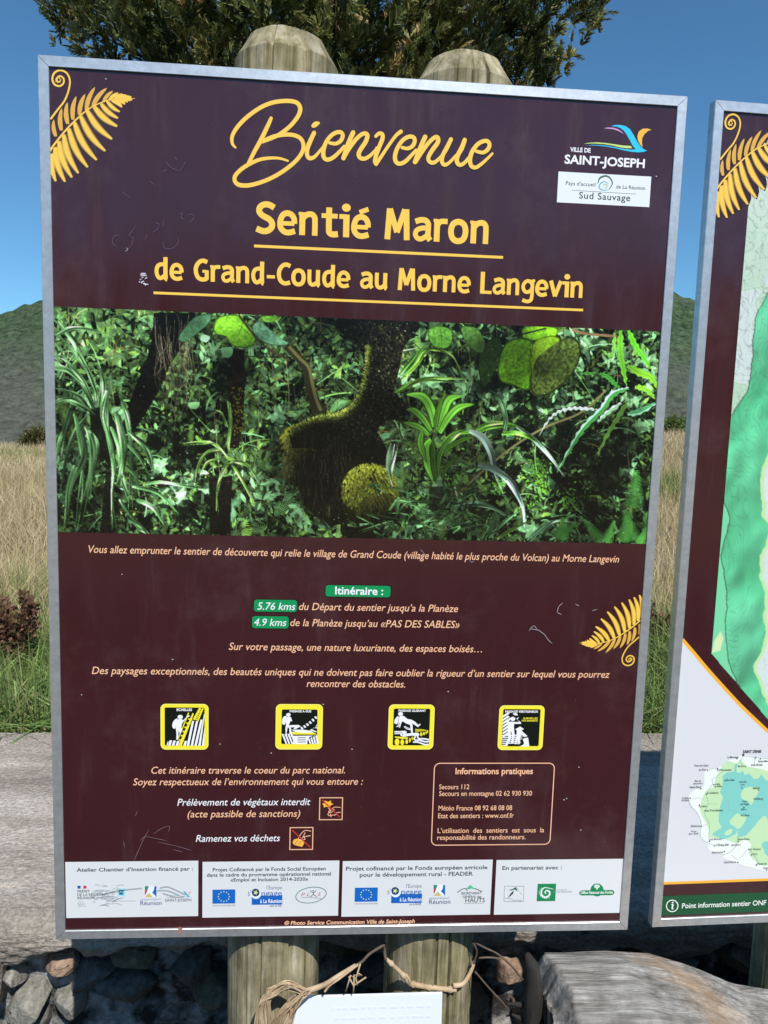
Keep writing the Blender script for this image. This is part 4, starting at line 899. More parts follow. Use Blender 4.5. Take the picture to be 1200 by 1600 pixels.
moss(474, 686, 34, 26, 1200, (.09, .09, .05), (.62, .62, .22), (-.6, -.6), 1.7)
moss(456, 716, 14, 44, 420, (.07, .07, .05), (.50, .50, .28), (-.7, -.5), 1.6)
sad = smooth(Z5([(330, 640), (400, 590), (480, 562), (555, 552), (615, 520), (655, 460), (678, 390), (690, 300), (692, 240)]), 20)
R.poly(list(sad)+Z5([(760, 300), (780, 600), (640, 720), (480, 720), (350, 720)]), (.075, .072, .06), 1, tex=.8, seed=12)
for k in range(1500):
    u = rg.random(); i_ = min(len(sad)-2, int(u*(len(sad)-1))); t_ = sad[i_+1]-sad[i_]; t_ = t_/np.linalg.norm(t_); nn_ = np.array([-t_[1], t_[0]]); dpt = abs(rg.gauss(0, 1))*(11-6*u); lit = max(0, 1-dpt/13)*rg.uniform(.4, 1.15)
    x, y = sad[i_]+nn_*(dpt-1.5); c = np.array([.11, .12, .07])*(1-lit)+np.array([.66, .72, .34])*lit; a = math.atan2(nn_[1], nn_[0])+rg.uniform(-.7, .7); l = rg.uniform(3, 7)
    R.poly([(x, y), (x+math.cos(a)*l*.5+.9, y+math.sin(a)*l*.5), (x+math.cos(a)*l, y+math.sin(a)*l), (x+math.cos(a)*l*.5-.9, y+math.sin(a)*l*.5)], c*rg.uniform(.7, 1.2), .85)
for i in range(700):     # rough bark: flecks following the curve of the limb
    u = rg.random(); cx_, cy_ = np.array([(770, 140), (770, 300), (750, 430), (690, 560), (610, 660), (540, 760), (500, 880), (490, 1000)])[min(7, int(u*8))]+np.array([rg.gauss(0, 50), rg.gauss(0, 50)]); l = rg.uniform(4, 12)
    R.poly(Z5([(cx_, cy_), (cx_+3, cy_+l*.4), (cx_+rg.uniform(-5, 2), cy_+l)]), np.array([.34, .33, .27])*rg.uniform(.25, 1.25), .7)
for i in range(26):
    x, y = rg.uniform(420, 560), rg.uniform(720, 980); rr_ = rg.uniform(10, 40); R.poly(Z5([(x+rr_*rg.uniform(.5, 1.1)*math.cos(t_), y+rr_*1.5*rg.uniform(.5, 1.1)*math.sin(t_)) for t_ in np.linspace(0, 6, 9)]), (.04, .04, .04), .5, 2)
for i in range(170):
    x, y = rg.uniform(380, 620), rg.uniform(640, 1000); R.ribbon(Z5([(x, y), (x+rg.uniform(-8, 8), y+25), (x+rg.uniform(-14, 14), y+rg.uniform(40, 70))]), rg.uniform(.6, 1.3), np.array([.22, .21, .15])*rg.uniform(.4, 1.5), (1, 1, .3), .7)
R.poly(Z5([(600, 800), (640, 775), (700, 780), (770, 830), (810, 890), (850, 960), (870, 1000), (800, 1050), (720, 1070), (620, 1060), (590, 940)]), (.10, .10, .05), 1, 3)
moss(578, 764, 44, 42, 2300, (.10, .11, .05), (.66, .68, .26), (-.1, -.8), 1.35, 8)
moss(596, 790, 34, 22, 900, (.04, .04, .035), (.24, .24, .11), (-.3, -.8), 1.2, 9)
for k in range(60):
    x, y = rg.gauss(600, 18), rg.gauss(800, 9); R.ribbon([(x, y), (x+rg.uniform(-3, 6), y+rg.uniform(6, 16))], 1.4, (.05, .05, .045), (1, .3), .8, 1)
for k in range(46):
    a = rg.uniform(-1.2, 1.0); x, y = 572+40*math.cos(a)*rg.uniform(.2, 1), 765+40*math.sin(a)*rg.uniform(.2, 1); R.ribbon([(x, y), (x+4, y+7), (x+5, y+15)], 1.6, (.09, .10, .04), (.6, 1, .2), .55, 3)
# ti plant
LG = np.array([.42, .66, .26])
for pts, wd, k in (([(1015, 620), (1000, 540), (960, 480), (885, 470)], 15, 1.0), ([(1030, 640), (1060, 550), (1090, 490), (1150, 475)], 13, 1.02), ([(1040, 650), (1080, 580), (1130, 530), (1200, 515)], 12, 1.0), ([(1000, 640), (960, 580), (920, 545), (885, 540)], 11, .85), ([(990, 660), (940, 620), (870, 600)], 10, .8),
                   ([(1020, 640), (1030, 560), (1055, 480)], 8, .7), ([(1000, 680), (975, 720), (985, 800), (1010, 880)], 13, .95), ([(960, 640), (950, 700), (980, 790)], 10, .75), ([(1050, 700), (1120, 650), (1200, 650)], 9, .8), ([(1040, 760), (1080, 720), (1150, 680), (1200, 670)], 8, .6),
                   ([(1030, 860), (1040, 760), (1070, 700), (1100, 660)], 8, .6), ([(1020, 870), (1010, 780), (1010, 660)], 9, .5), ([(1050, 860), (1080, 800), (1130, 760)], 7, .5)):
    R.ribbon(Z5(pts), wd*1.15, LG*k*.45, (.5, 1, 1, .1)); R.ribbon(Z5(pts), wd*.82, LG*k, (.5, 1, 1, .08), edge=np.minimum(LG*k*1.18, 1)); R.ribbon(Z5(pts), 1, LG*k*.6, (1, 1, .2), .8)
R.ribbon(Z5([(1010, 880), (1030, 950), (1050, 990)]), 1.6, (.6, .5, .48), (1, .5)); R.poly(Z5([(990, 900), (1090, 900), (1100, 1010), (990, 1010)]), (.05, .05, .05), .7)
strap(Z5, [(860, 400), (930, 320), (960, 270), (1010, 260), (1100, 290), (1160, 420)], 5, (.45, .66, .26)); strap(Z5, [(830, 460), (900, 420), (980, 395), (1080, 395), (1190, 400)], 6, (.42, .60, .26)); strap(Z5, [(850, 380), (900, 320), (960, 250), (990, 235)], 6, (.40, .64, .30))
strap(Z5, [(800, 760), (800, 820), (830, 700)], 7, (.62, .72, .70)); strap(Z5, [(815, 700), (800, 790), (820, 900)], 8, (.55, .68, .60))
# right part: pale straps
leaf(Z6([(200, 330), (215, 250), (260, 210), (305, 205), (308, 290), (270, 380), (225, 442)]), (.17, .26, .12))
leaf(Z6([(118, 160), (160, 150), (200, 165), (235, 230), (215, 280), (150, 240)]), (.30, .44, .22))
leaf(Z6([(415, 155), (565, 158), (560, 200), (480, 215), (415, 215)]), (.42, .62, .14))
leaf(Z6([(345, 215), (450, 215), (455, 320), (440, 445), (370, 430), (300, 400), (300, 300)]), (.38, .58, .14), [Z6([(450, 220), (400, 300), (310, 390)]), Z6([(445, 240), (440, 430)])], .35)
leaf(Z6([(455, 235), (540, 195), (585, 215), (640, 200), (680, 240), (668, 330), (610, 410), (530, 470), (460, 475), (442, 400), (470, 300)]), (.30, .36, .18), [Z6([(600, 210), (520, 320), (455, 460)])], .6)
leaf(Z6([(455, 235), (540, 195), (585, 215), (520, 260), (470, 310), (450, 380)]), (.46, .60, .15), None, .3)
R.ribbon(Z6([(360, 200), (420, 185), (520, 160)]), 2.5, (.16, .13, .10), (1, 1)); R.ribbon(Z6([(640, 165), (700, 185), (850, 198)]), 4, (.42, .33, .27), (1, 1))
R.ribbon(Z6([(100, 940), (220, 830), (370, 710), (520, 620), (680, 555), (800, 450)]), 3.4, (.38, .36, .28), (1, 1, 1)); R.ribbon(Z6([(90, 900), (105, 960)]), 2.5, (.6, .62, .55), (1, 1))
def wavy(pts, wd, c, edge=None, amp=2.2, al=1.0):
    P = R.cv(smooth(Z6(pts), 12)); L = len(P); T = np.gradient(P, axis=0); T /= np.linalg.norm(T, axis=1, keepdims=True); Nn = np.c_[-T[:, 1], T[:, 0]]
    W = np.interp(np.linspace(0, 1, L), [0, .2, .7, 1], [.3, 1, .8, .1])*wd; s1 = W+amp*np.sin(np.arange(L)*1.25)*(W > 2); s2 = W+amp*np.sin(np.arange(L)*1.25+1.5)*(W > 2)
    R.poly(np.vstack([P+Nn*s1[:, None], (P-Nn*s2[:, None])[::-1]]), c, al, raw=True)
    if edge is not None: R.poly(np.vstack([P+Nn*s1[:, None], (P+Nn*W[:, None]*.25)[::-1]]), edge, .85, raw=True)
    R.poly(np.vstack([P+Nn*.6, (P-Nn*.6)[::-1]]), np.array(c)*.6, .8, raw=True)
wavy([(760, 540), (700, 536), (640, 535), (580, 550), (530, 590), (485, 665)], 5, (.60, .72, .72), (.85, .90, .94))
wavy([(905, 440), (830, 470), (780, 540), (700, 620), (640, 710), (570, 835)], 11, (.25, .52, .30), (.62, .80, .78)); wavy([(900, 500), (860, 570), (810, 650), (765, 745)], 8, (.32, .46, .24)); wavy([(870, 510), (800, 560), (760, 600)], 7, (.50, .68, .60), (.8, .9, .9))
wavy([(870, 170), (865, 260), (880, 350), (895, 430)], 11, (.40, .66, .22)); wavy([(905, 170), (930, 230), (970, 290), (1010, 345)], 10, (.36, .68, .20)); wavy([(900, 335), (960, 370), (1010, 390), (1046, 450)], 12, (.46, .68, .20)); wavy([(935, 435), (985, 445), (1030, 490)], 9, (.44, .66, .22))
wavy([(900, 560), (960, 550), (1040, 505)], 9, (.30, .60, .45), (.6, .8, .78)); wavy([(770, 370), (810, 390), (840, 420), (870, 445)], 8, (.24, .50, .22)); wavy([(840, 180), (835, 260), (820, 290), (780, 260)], 6, (.44, .66, .30)); wavy([(650, 340), (690, 370), (740, 370), (770, 350)], 4, (.30, .52, .26))
strap(Z6, [(190, 635), (250, 610), (330, 605), (400, 625)], 9, (.42, .66, .26)); strap(Z6, [(380, 620), (450, 670), (510, 730), (560, 790), (605, 855)], 8, (.56, .68, .68), .32); strap(Z6, [(310, 655), (380, 650), (440, 670), (490, 700)], 8, (.40, .64, .24))
strap(Z6, [(160, 640), (220, 670), (260, 740), (280, 830), (318, 935)], 13, (.60, .70, .74), .3, .7); strap(Z6, [(200, 800), (260, 810), (330, 860), (380, 930), (410, 1000), (415, 1088)], 11, (.56, .68, .72), .3, .7); strap(Z6, [(60, 700), (110, 650), (165, 640)], 7, (.45, .66, .34))
strap(Z6, [(80, 990), (160, 975), (240, 985), (325, 1025)], 7, (.46, .66, .58)); strap(Z6, [(0, 1080), (60, 1065), (140, 1075)], 6, (.42, .60, .44)); strap(Z6, [(430, 1150), (500, 1090), (560, 1062), (625, 1052)], 6, (.46, .66, .58)); strap(Z6, [(250, 1140), (330, 1060), (400, 1010)], 6, (.42, .62, .48)); strap(Z6, [(220, 1150), (230, 1090), (250, 1040)], 5, (.32, .46, .18)); strap(Z6, [(280, 1140), (340, 1110), (470, 1045)], 5, (.38, .52, .24)); strap(Z6, [(320, 630), (325, 560), (290, 480), (250, 445)], 6, (.34, .50, .38))
for i in range(60):
    x, y = rg.uniform(590, 760), rg.uniform(770, 845); strap(lambda p: p, [(x, y), (x+rg.uniform(-20, 25), y-rg.uniform(8, 25)), (x+rg.uniform(-50, 60), y-rg.uniform(-8, 22))], rg.uniform(2, 4), np.array([.34, .54, .36])*rg.uniform(.5, 1.3), .2)
for (x, y, L, a) in [(1000, 1150, 130, -1.7), (880, 1160, 150, -1.35), (930, 1150, 150, -1.9), (800, 1160, 110, -1.2), (600, 1150, 110, -1.6), (560, 1130, 120, -.5), (780, 1150, 120, -2.3), (930, 1000, 180, -1.5), (950, 1170, 90, -1.1)]:
    c = np.array([.28, .52, .26])*rg.uniform(.7, 1.2)
    for k in range(26):
        u = k/26; X = x+math.cos(a)*L*u; Y = y+math.sin(a)*L*u; ll = L*.3*(1-u*.75)
        for sg in (-1, 1): R.ribbon(Z6([(X, Y), (X+math.cos(a+sg*1.2)*ll, Y+math.sin(a+sg*1.2)*ll+3)]), 1.7, c, (1, .3), .95, 1)
for (cx, cy, r_, n_) in ((470, 820, 60, 90), (500, 900, 50, 50), (110, 860, 40, 30), (300, 900, 40, 40), (640, 970, 60, 60), (470, 990, 50, 20)):
    for k in range(n_):
        x, y = rg.gauss(cx, r_*.5), rg.gauss(cy, r_*.5); a = rg.uniform(0, 3.14); R.poly(Z6([(x, y), (x+9*math.cos(a), y+9*math.sin(a)), (x+16*math.cos(a+.3), y+16*math.sin(a+.3)), (x+9*math.cos(a+.7), y+9*math.sin(a+.7))]), np.array([.40, .68, .20])*rg.uniform(.5, 1.1), .8)
for i in range(500):      # sparkle of sun flecks
    x, y = rg.uniform(88, 1030), rg.uniform(482, 848); l = rg.uniform(.8, 2.4); a = rg.uniform(0, 3.14)
    R.poly([(x, y), (x+l*math.cos(a), y+l*math.sin(a)), (x+l*.7, y+l*.6)], np.array([.72, .84, .76])*rg.uniform(.7, 1.1), .7)
# print tone: a little less colour, deeper shade between the leaves
big = fbm(R.px*.011+2, R.py*.014, 3, 55)[..., None]; R.a[:] = np.clip(R.a, 0, 1.2)*(.62+.85*np.clip((big-.28)*1.9, 0, 1))
lum = R.a.mean(2, keepdims=True); R.a[:] = np.clip(lum+(R.a-lum)*.88, 0, 2); R.a[:] = np.clip((R.a**1.15)*1.36*np.array([1.0, 1.02, .86]), 0, .97)
ph = R.build('jungle_photograph', pan1, m_print); ph['label'] = 'printed photograph of a mossy trunk among ferns and strap leaves'

# ================================================================== SECOND SIGN (trail map), partly in view
sign2 = empty('information_sign', tuple(B2C), B2R)
tag(sign2, 'framed board beside it with a green trail map and an inset island map', 'information sign', 'framed trail signs')
frame_rails(sign2); pan2 = panel(sign2)
post(sign2, -.112, .0905, 2.15, .074, ((-.2, .008, 1), (.3, .01, .4)), 5); post(sign2, .13, .0905, 2.14, .073, ((.1, .01, .4),), 6)
WPL = (222, 224, 228)
def ext(pts): return T2(pts)
ident = lambda p: np.asarray(p, float).reshape(-1, 2)
iw = BW/2-.0142; zt, zb_ = ZC+BH/2-.0142, ZC-BH/2+.0142
# white lower part with the orange arc
F = Flat(T2)
arc = smooth([(1066, 999), (1085, 1021), (1105, 1045), (1130, 1073), (1160, 1105), (1200, 1143)], 6)
qa = T2(arc); last = qa[-1]; dirx = qa[-1]-qa[-7]; dirx /= np.linalg.norm(dirx)
more = [last+dirx*.06, last+dirx*.06+np.array([.08, -.035]), last+np.array([.20, -.085]), np.array([iw, last[1]-.13])]
qa = np.vstack([qa, more]); qa[0, 0] = -iw
ybot = T2([(1036, 1380)])[0, 1]; ybar = T2([(1033, 1400)])[0, 1]
F2 = Flat(ident); F2.off = 3e-4
P = [tuple(p) for p in qa]+[(iw, ybot), (-iw, ybot)]
F2.poly(P, WPL)
F2.stroke(qa, .0052, (250, 182, 62), 1, False, metric=True)
F2.rect_m(-iw, ybot-.0022, iw, ybot+.0022, (250, 182, 62))
F2.rect_m(-iw, zb_+.004, iw, ybar, (28, 84, 52))
F2.build('map_sheet_ground', pan2)
# the green relief map
mapl = T2([(1167, 325), (1158, 495), (1146, 600), (1111, 1022)]); ml = mapl[:, 0].mean()
R2 = Raster(T2, ml, iw-.03, T2([(1111, 1022)])[0, 1]-.30, T2([(1167, 325)])[0, 1]+.09, 620)
X = R2.x0+(R2.gx+.5)/R2.W*(R2.x1-R2.x0); Z = R2.z1-(R2.gy+.5)/R2.Hh*(R2.z1-R2.z0)
px, py = R2.px, R2.py
def edge_x(knots):       # boundary x as function of height, given as photo pixels
    k = np.array(sorted([(b, a) for a, b in [tuple(q_) for q_ in T2(knots)]])); return np.interp(Z, k[:, 0], k[:, 1])
wob = (fbm(Z*60, Z*0+.3, 4, 2)-.5)*.02
bA = edge_x([(1215, 300), (1205, 430), (1200, 458), (1180, 500), (1176, 545), (1176, 570), (1172, 605), (1156, 630), (1144, 650), (1080, 700), (1050, 800)])+wob*.6
relief = fbm(X*14, Z*11, 5, 31); shade = (fbm(X*14, Z*11, 3, 31)-fbm((X-.006)*14, (Z+.006)*11, 3, 31))*2.4
gcol = np.stack([.24+.20*relief, .72+.14*relief, .46+.20*relief], -1)*(1+shade[..., None]*.9)
cont = np.abs(((fbm(X*11, Z*5, 5, 33)*30+X*150) % 1)-.5)*2; gcol *= (1-.08*(cont > .76))[..., None]
pale = np.stack([.70+.16*relief, .86+.06*relief, .72+.14*relief], -1); pw = fbm(X*16, Z*16, 3, 77)
pale = np.where((pw > .52)[..., None], np.array([.84, .90, .88]), pale); c2 = np.abs(((pw*14) % 1)-.5)*2; pale = pale*(1-.16*(c2 > .9))[..., None]
pale *= (1-.22*(np.abs(((fbm(X*40, Z*34, 3, 90)*5) % 1)-.5) < .025))[..., None]
strip = edge_x([(1131, 700), (1131, 785), (1140, 810), (1128, 870), (1137, 930), (1133, 980), (1138, 1030), (1150, 1060)])+wob*.3
flat_g = np.stack([.42+.05*relief, .86+.02*relief, .62+.03*relief], -1)
isle = edge_x([(1230, 640), (1198, 716), (1190, 731), (1186, 756), (1190, 787), (1187, 805), (1200, 820), (1199, 850), (1189, 870), (1187, 900), (1197, 930), (1192, 960), (1196, 990), (1190, 1015), (1178, 1040), (1186, 1070), (1199, 1100), (1230, 1130)])+wob*.5
img = gcol
img = np.where(((Z < T2([(1140, 770)])[0, 1]) & (X < strip))[..., None], flat_g, img)
img = np.where((np.abs(X-strip) < .0007)[..., None] & (Z < T2([(1140, 770)])[0, 1])[..., None], img*.35, img)
zwh = T2([(1195, 700)])[0, 1]
img = np.where(((X > isle) & (Z < zwh) & (X > isle))[..., None], np.where((X < isle+.006)[..., None], np.array([.78, .93, .66]), pale*.3+.7*np.array([.90, .93, .95])), img)
img = np.where((X < bA)[..., None], pale, img); img = np.where((np.abs(X-bA) < .0008)[..., None], img*.4, img)
R2.a[:] = np.clip(img*.86+.11, 0, 1)
R2.poly([(1117, 1000), (1127, 986), (1131, 997), (1126, 1016), (1113, 1020)], (.86, .92, .72)); 
for k in range(9): yv = T2([(1150, 640+k*45)])[0, 1]; R2.ribbon([(1120+rg.uniform(0, 30), 640+k*45), (1150, 642+k*45)], .8, (.15, .4, .28), (1, 1), .6, 2)
for k in range(70):
    x, y = rg.uniform(1150, 1200), rg.uniform(330, 640); R2.ribbon([(x, y), (x+rg.uniform(-6, 6), y+rg.uniform(3, 9)), (x+rg.uniform(-9, 9), y+rg.uniform(9, 18))], .55, (.36, .48, .42), (1, 1, 1), .7, 3)
# cut the sheet to the drawn outline: keep only cells above the diagonal
a_ = R2.build('trail_map', pan2, m_print)
me = a_.data; import bmesh
bm = bmesh.new(); bm.from_mesh(me)
c0 = T2([(1111, 1022)])[0]; c1 = T2([(1180, 1102)])[0]; dv = (c1-c0)/np.linalg.norm(c1-c0); nv = np.array([-dv[1], dv[0]])
bm.verts.ensure_lookup_table()
co = np.array([(v.co.x, v.co.z) for v in bm.verts]); side = (co-c0) @ nv
kill = [bm.verts[i] for i in np.nonzero((side < 0))[0]]
bmesh.ops.delete(bm, geom=kill, context='VERTS'); bm.to_mesh(me); bm.free()
a_['label'] = 'printed relief map in bright green with pale valleys'
# fern in the corner of the second board, same place as on the first
sh = lambda p: T1(p)
F = Flat(sh, 4e-4); fern(F, lambda p: p, outline=(58, 30, 36)); fe = F.build('fern_emblem', pan2)
# inset island map
F = Flat(T2, 4e-4); ze = zz(1200/170, 1030, 1150)
CO = (240, 246, 240); LGN = (198, 232, 184); TEAL = (136, 210, 200)
F.poly(ze([(925, 205), (1060, 235), (1200, 250), (1400, 330), (1560, 480), (1700, 760), (1800, 1000), (1740, 1300), (1500, 1500), (1200, 1490), (1080, 1465), (870, 1405), (720, 1345), (690, 1300), (550, 1260), (535, 1190), (460, 1130), (445, 1040), (465, 985), (430, 880), (370, 790), (330, 720), (335, 640), (400, 590), (480, 570), (495, 500), (495, 430), (520, 370), (640, 350), (700, 330), (760, 270), (850, 240)]), CO, 3)
F.poly(ze([(690, 340), (760, 275), (850, 300), (900, 260), (960, 330), (1060, 350), (1200, 390), (1350, 480), (1480, 640), (1600, 900), (1600, 1200), (1400, 1380), (1150, 1430), (1060, 1380), (990, 1300), (1010, 1190), (940, 1140), (850, 1180), (700, 1130), (560, 1120), (545, 1030), (500, 930), (450, 820), (470, 700), (520, 600), (600, 560), (620, 470)]), LGN, 3)
F.poly(ze([(700, 440), (745, 400), (820, 390), (830, 320), (865, 300), (850, 380), (880, 410), (920, 380), (945, 430), (990, 410), (1040, 470), (1100, 460), (1130, 420), (1170, 480), (1330, 560), (1480, 760), (1480, 1000), (1380, 1250), (1200, 1330), (1150, 1240), (1145, 1180), (1200, 1160), (1200, 940), (1160, 880), (1120, 910), (1060, 980), (970, 1080), (940, 1100), (870, 1110), (860, 1030), (840, 1080), (760, 1120), (700, 1140), (640, 1110), (580, 1085), (650, 1030), (690, 1000), (655, 950), (665, 800), (700, 680), (670, 620), (690, 560), (700, 500)]), TEAL, 2)
F.poly(ze([(900, 640), (940, 575), (1020, 560), (1110, 575), (1075, 650), (1045, 700), (1015, 760), (980, 720), (910, 690)]), LGN, 2); F.poly(ze([(780, 930), (860, 850), (900, 880), (960, 880), (935, 960), (870, 1025), (820, 990), (785, 970)]), LGN, 3); F.poly(ze([(720, 1060), (790, 1020), (805, 1060), (740, 1100)]), LGN, 2)
F.poly(ze([(980, 1090), (1060, 980), (1130, 900), (1200, 970), (1200, 1160), (1150, 1180), (1120, 1260), (1000, 1170)]), LGN, 2); F.poly(ze([(1130, 1185), (1200, 1160), (1290, 1240), (1200, 1330), (1150, 1250)]), TEAL, 2)
for p, wd in (([(540, 370), (600, 360), (700, 380), (640, 440), (580, 480), (590, 520), (520, 640), (540, 740), (500, 860), (550, 960), (545, 1120), (560, 1160)], 1.0), ([(465, 1000), (540, 960)], .8), ([(330, 700), (340, 760), (420, 850), (460, 960), (450, 1070), (480, 1140), (560, 1190), (620, 1210)], .9), ([(700, 1310), (780, 1280), (850, 1200), (860, 1100)], 1.2), ([(800, 1310), (870, 1360), (960, 1260)], .8), ([(925, 210), (890, 280), (920, 330)], .8), ([(1060, 240), (1040, 330)], .8), ([(760, 700), (770, 800), (860, 840)], .5), ([(940, 1080), (1010, 1000)], 1.0), ([(1000, 1260), (1080, 1370), (1070, 1440)], .8), ([(930, 215), (1060, 235), (1200, 250)], .7), ([(370, 690), (440, 680), (480, 690)], .6), ([(540, 740), (640, 750)], .5)):
    F.stroke(ze(p), wd*.8, (165, 182, 186), 4)
F.build('inset_island_map', pan2)
F = Flat(T2, 9e-4)
def city(s, x0, y0, x1, cap=3.2, dot=None, c=(50, 60, 62), bold=.004):
    a, b = ze([(x0, y0), (x1, y0)]); F.text(s, a, b, cap, c, bold, 0)
    if dot: F.disc(*ze([dot])[0], 1.0, 1.0, (50, 55, 60), 8)
city('SAINT DENIS', 920, 184, 1122, 4.6, None, (40, 46, 50), .012); F.disc(*ze([(924, 206)])[0], 1.9, 1.9, (60, 60, 70), 10); F.disc(*ze([(1060, 236)])[0], 1.5, 1.5, (140, 145, 150), 10)
for a in (('La Montagne', 750, 240, 872, 3, (856, 246)), ('Sainte-Marie', 1088, 284, 1215, 3, (1112, 250)), ('Pointe des Galets', 386, 332, 538, 3, None), ('Le Port', 436, 378, 515, 3.2, (530, 374)), ('La Possession', 640, 380, 795, 3, (640, 355)), ('Plaine des Palmistes', 870, 338, 958, 2.6, (875, 330)), ('Le Brûlé', 1030, 324, 1135, 3, (1018, 316)),
          ('Baie de', 390, 500, 458, 2.6, None), ('Saint-Paul', 375, 528, 472, 2.6, None), ('Saint-Paul', 335, 570, 452, 3.2, (458, 577)), ('Dos d’Ane', 735, 492, 828, 3.2, (724, 487)), ('Le Bois', 612, 536, 670, 2.8, (598, 533)), ('de Nèfles', 608, 560, 690, 2.8, None), ('La Roche', 880, 510, 958, 2.8, None), ('Ecrite', 898, 540, 938, 2.6, (909, 568)), ('Salazie', 1030, 580, 1105, 3.2, (1094, 592)),
          ('Le Guillaume', 528, 632, 648, 3, (517, 636)), ('St-Gilles', 252, 690, 325, 3, (340, 681)), ('les Bains', 246, 714, 325, 3, None), ('Hell-Bourg', 1040, 698, 1142, 3.2, None), ('Piton', 915, 726, 966, 2.8, None), ('des Neiges', 892, 756, 988, 3, (932, 783)), ('La Saline', 440, 780, 520, 3, (440, 757)), ('3070 m', 900, 815, 958, 2.8, None), ('Les Trois-Bassins', 514, 826, 700, 3.2, (503, 820)),
          ('Cilaos', 920, 880, 990, 3.4, (907, 872)), ('Saint-Leu', 345, 998, 445, 3.4, (461, 989)), ('Pointe', 350, 1055, 408, 2.6, None), ('au Sel', 322, 1080, 425, 2.6, None), ('Les Avirons', 556, 1142, 685, 3.2, (550, 1156)), ('Entre-Deux', 868, 1142, 992, 3.2, (872, 1160)), ('L’Etang Salé', 630, 1206, 762, 3.4, (608, 1204)), ('La Rivière', 810, 1204, 892, 3, (800, 1198)),
          ('Saint-Louis', 580, 1288, 700, 3.4, (715, 1267)), ('Le Tampon', 996, 1252, 1114, 3, (984, 1245)), ('Terre', 1028, 1306, 1080, 3, (1016, 1305)), ('Saint-Pierre', 714, 1396, 842, 3.4, (864, 1387)), ('Petite-Ile', 1085, 1414, 1182, 3.2, (1068, 1414)), ('Saint-Joseph', 1145, 1460, 1280, 3.4, (1182, 1472))): city(*a[:5], dot=a[5])
F.build('map_lettering', pan2)['kind'] = 'stuff'
F = Flat(T2, 7e-4)
zi = zz(615/200, 1000, 1080)
F.stroke([(1050+9*math.cos(a), 1415+9*math.sin(a)) for a in np.linspace(0, 2*math.pi, 25)[:-1]], 1.4, (240, 246, 242), 1, False, closed=True)
F.disc(1050.6, 1409.8, 1.4, 1.4, (240, 246, 242), 8); F.stroke([(1048.6, 1413), (1051, 1412.6), (1049.8, 1419.4), (1052, 1419.8)], 1.7, (240, 246, 242), 1, False)
F.text('Point information sentier ONF : www.onf.fr', (1065, 1418.4), (1252, 1411.8), 7.6, (240, 246, 242), .012, 0)
F.build('footer_lettering', pan2)
# ================================================================== GROUND, FIELD, HILLS
def field_z(x, y):
    """height of the land behind the wall"""
    crest = 1.18+.058*np.clip(x, -22, 22)
    t = np.clip((y-2)/23.0, 0, 1)
    z = .42*(1-t)+crest*t
    z = z-np.clip(y-27, 0, 60)*.07
    return z+.05*(fbm(x*.7, y*.7, 3, 4)-.5)*np.clip(y-1.3, 0, 1)+.25*(fbm(x*.12+4, y*.12, 2, 8)-.5)*np.clip((y-6)/12, 0, 1)
def grid_mesh(name, X, Y, Zf, mat, parent=None, smooth_=True):
    gx, gy = np.meshgrid(X, Y); z = Zf(gx, gy)
    i = np.arange(gx.size).reshape(gx.shape)
    f = np.stack([i[:-1, :-1], i[:-1, 1:], i[1:, 1:], i[1:, :-1]], -1).reshape(-1, 4)
    return mesh_np(name, np.c_[gx.ravel(), gy.ravel(), z.ravel()], f, mat, parent, smooth_)
m_soil = noisy('dry_field_soil', [(.3, (.10, .085, .045)), (.5, (.23, .19, .10)), (.7, (.36, .29, .17))], scale=(.9, .9, .9), rough=1, bump=.8, bscale=(20, 20, 20), bdist=.05, spec=.1, extra=(9, .6, 1.15))
Xs = np.r_[-900, -500, -250, -120, -70, np.arange(-45, 46, 1.0), 70, 120, 250, 500, 900]
Ys = np.r_[-900, -500, -250, -100, -50, -20, -10, -6, -4, -3, -2, -1.5, -1, -.5, 0, .3, .5, .50001, .8, 1.0, 1.2, np.arange(1.4, 6, .4), np.arange(6, 32, .8), 35, 40, 50, 70, 90, 120, 200, 400, 700, 1200]
def gz(x, y):
    z = np.where(y <= .5, -.02+.012*(fbm(x*2, y*2, 3, 1)-.5), field_z(x, y))
    return z
m_bounce_cut = noisy('bounce_cut_gravel', [(.3, (.025, .024, .022)), (.7, (.075, .072, .066))], scale=(40, 40, 40), rough=1, bump=1, bscale=(70, 70, 70), bdist=.02, spec=.1)
gr = grid_mesh('ground', Xs, Ys, gz, m_soil); tag(gr, kind='structure')
pa = grid_mesh('bounce_cut_ground', np.arange(-9, 9.1, .3), np.arange(-7, .45, .25), lambda x, y: gz(x, y)+.012, m_bounce_cut); tag(pa, kind='structure')  # unseen dark ground sheet, added to cut bounced light under the boards

# mountains all round: a high wooded ridge behind the signs, lower hills behind the viewer
m_mtn, t, b = nodes('wooded_slope')
tc = N(t, 'ShaderNodeTexCoord')
n1 = N(t, 'ShaderNodeTexNoise'); n1.inputs['Scale'].default_value = .33; n1.inputs['Detail'].default_value = 9; n1.inputs['Roughness'].default_value = .75
n2 = N(t, 'ShaderNodeTexNoise'); n2.inputs['Scale'].default_value = .014; n2.inputs['Detail'].default_value = 6
cr1 = N(t, 'ShaderNodeValToRGB'); e = cr1.color_ramp.elements; e[0].position = .34; e[0].color = (.020, .042, .022, 1); e[1].position = .66; e[1].color = (.135, .20, .10, 1)
cr2 = N(t, 'ShaderNodeValToRGB'); e = cr2.color_ramp.elements; e[0].position = .52; e[0].color = (0, 0, 0, 1); e[1].position = .70; e[1].color = (1, 1, 1, 1)
mx = N(t, 'ShaderNodeMixRGB'); mx.inputs[2].default_value = (.20, .19, .17, 1)
for a in (n1, n2): t.links.new(tc.outputs['Object'], a.inputs[0])
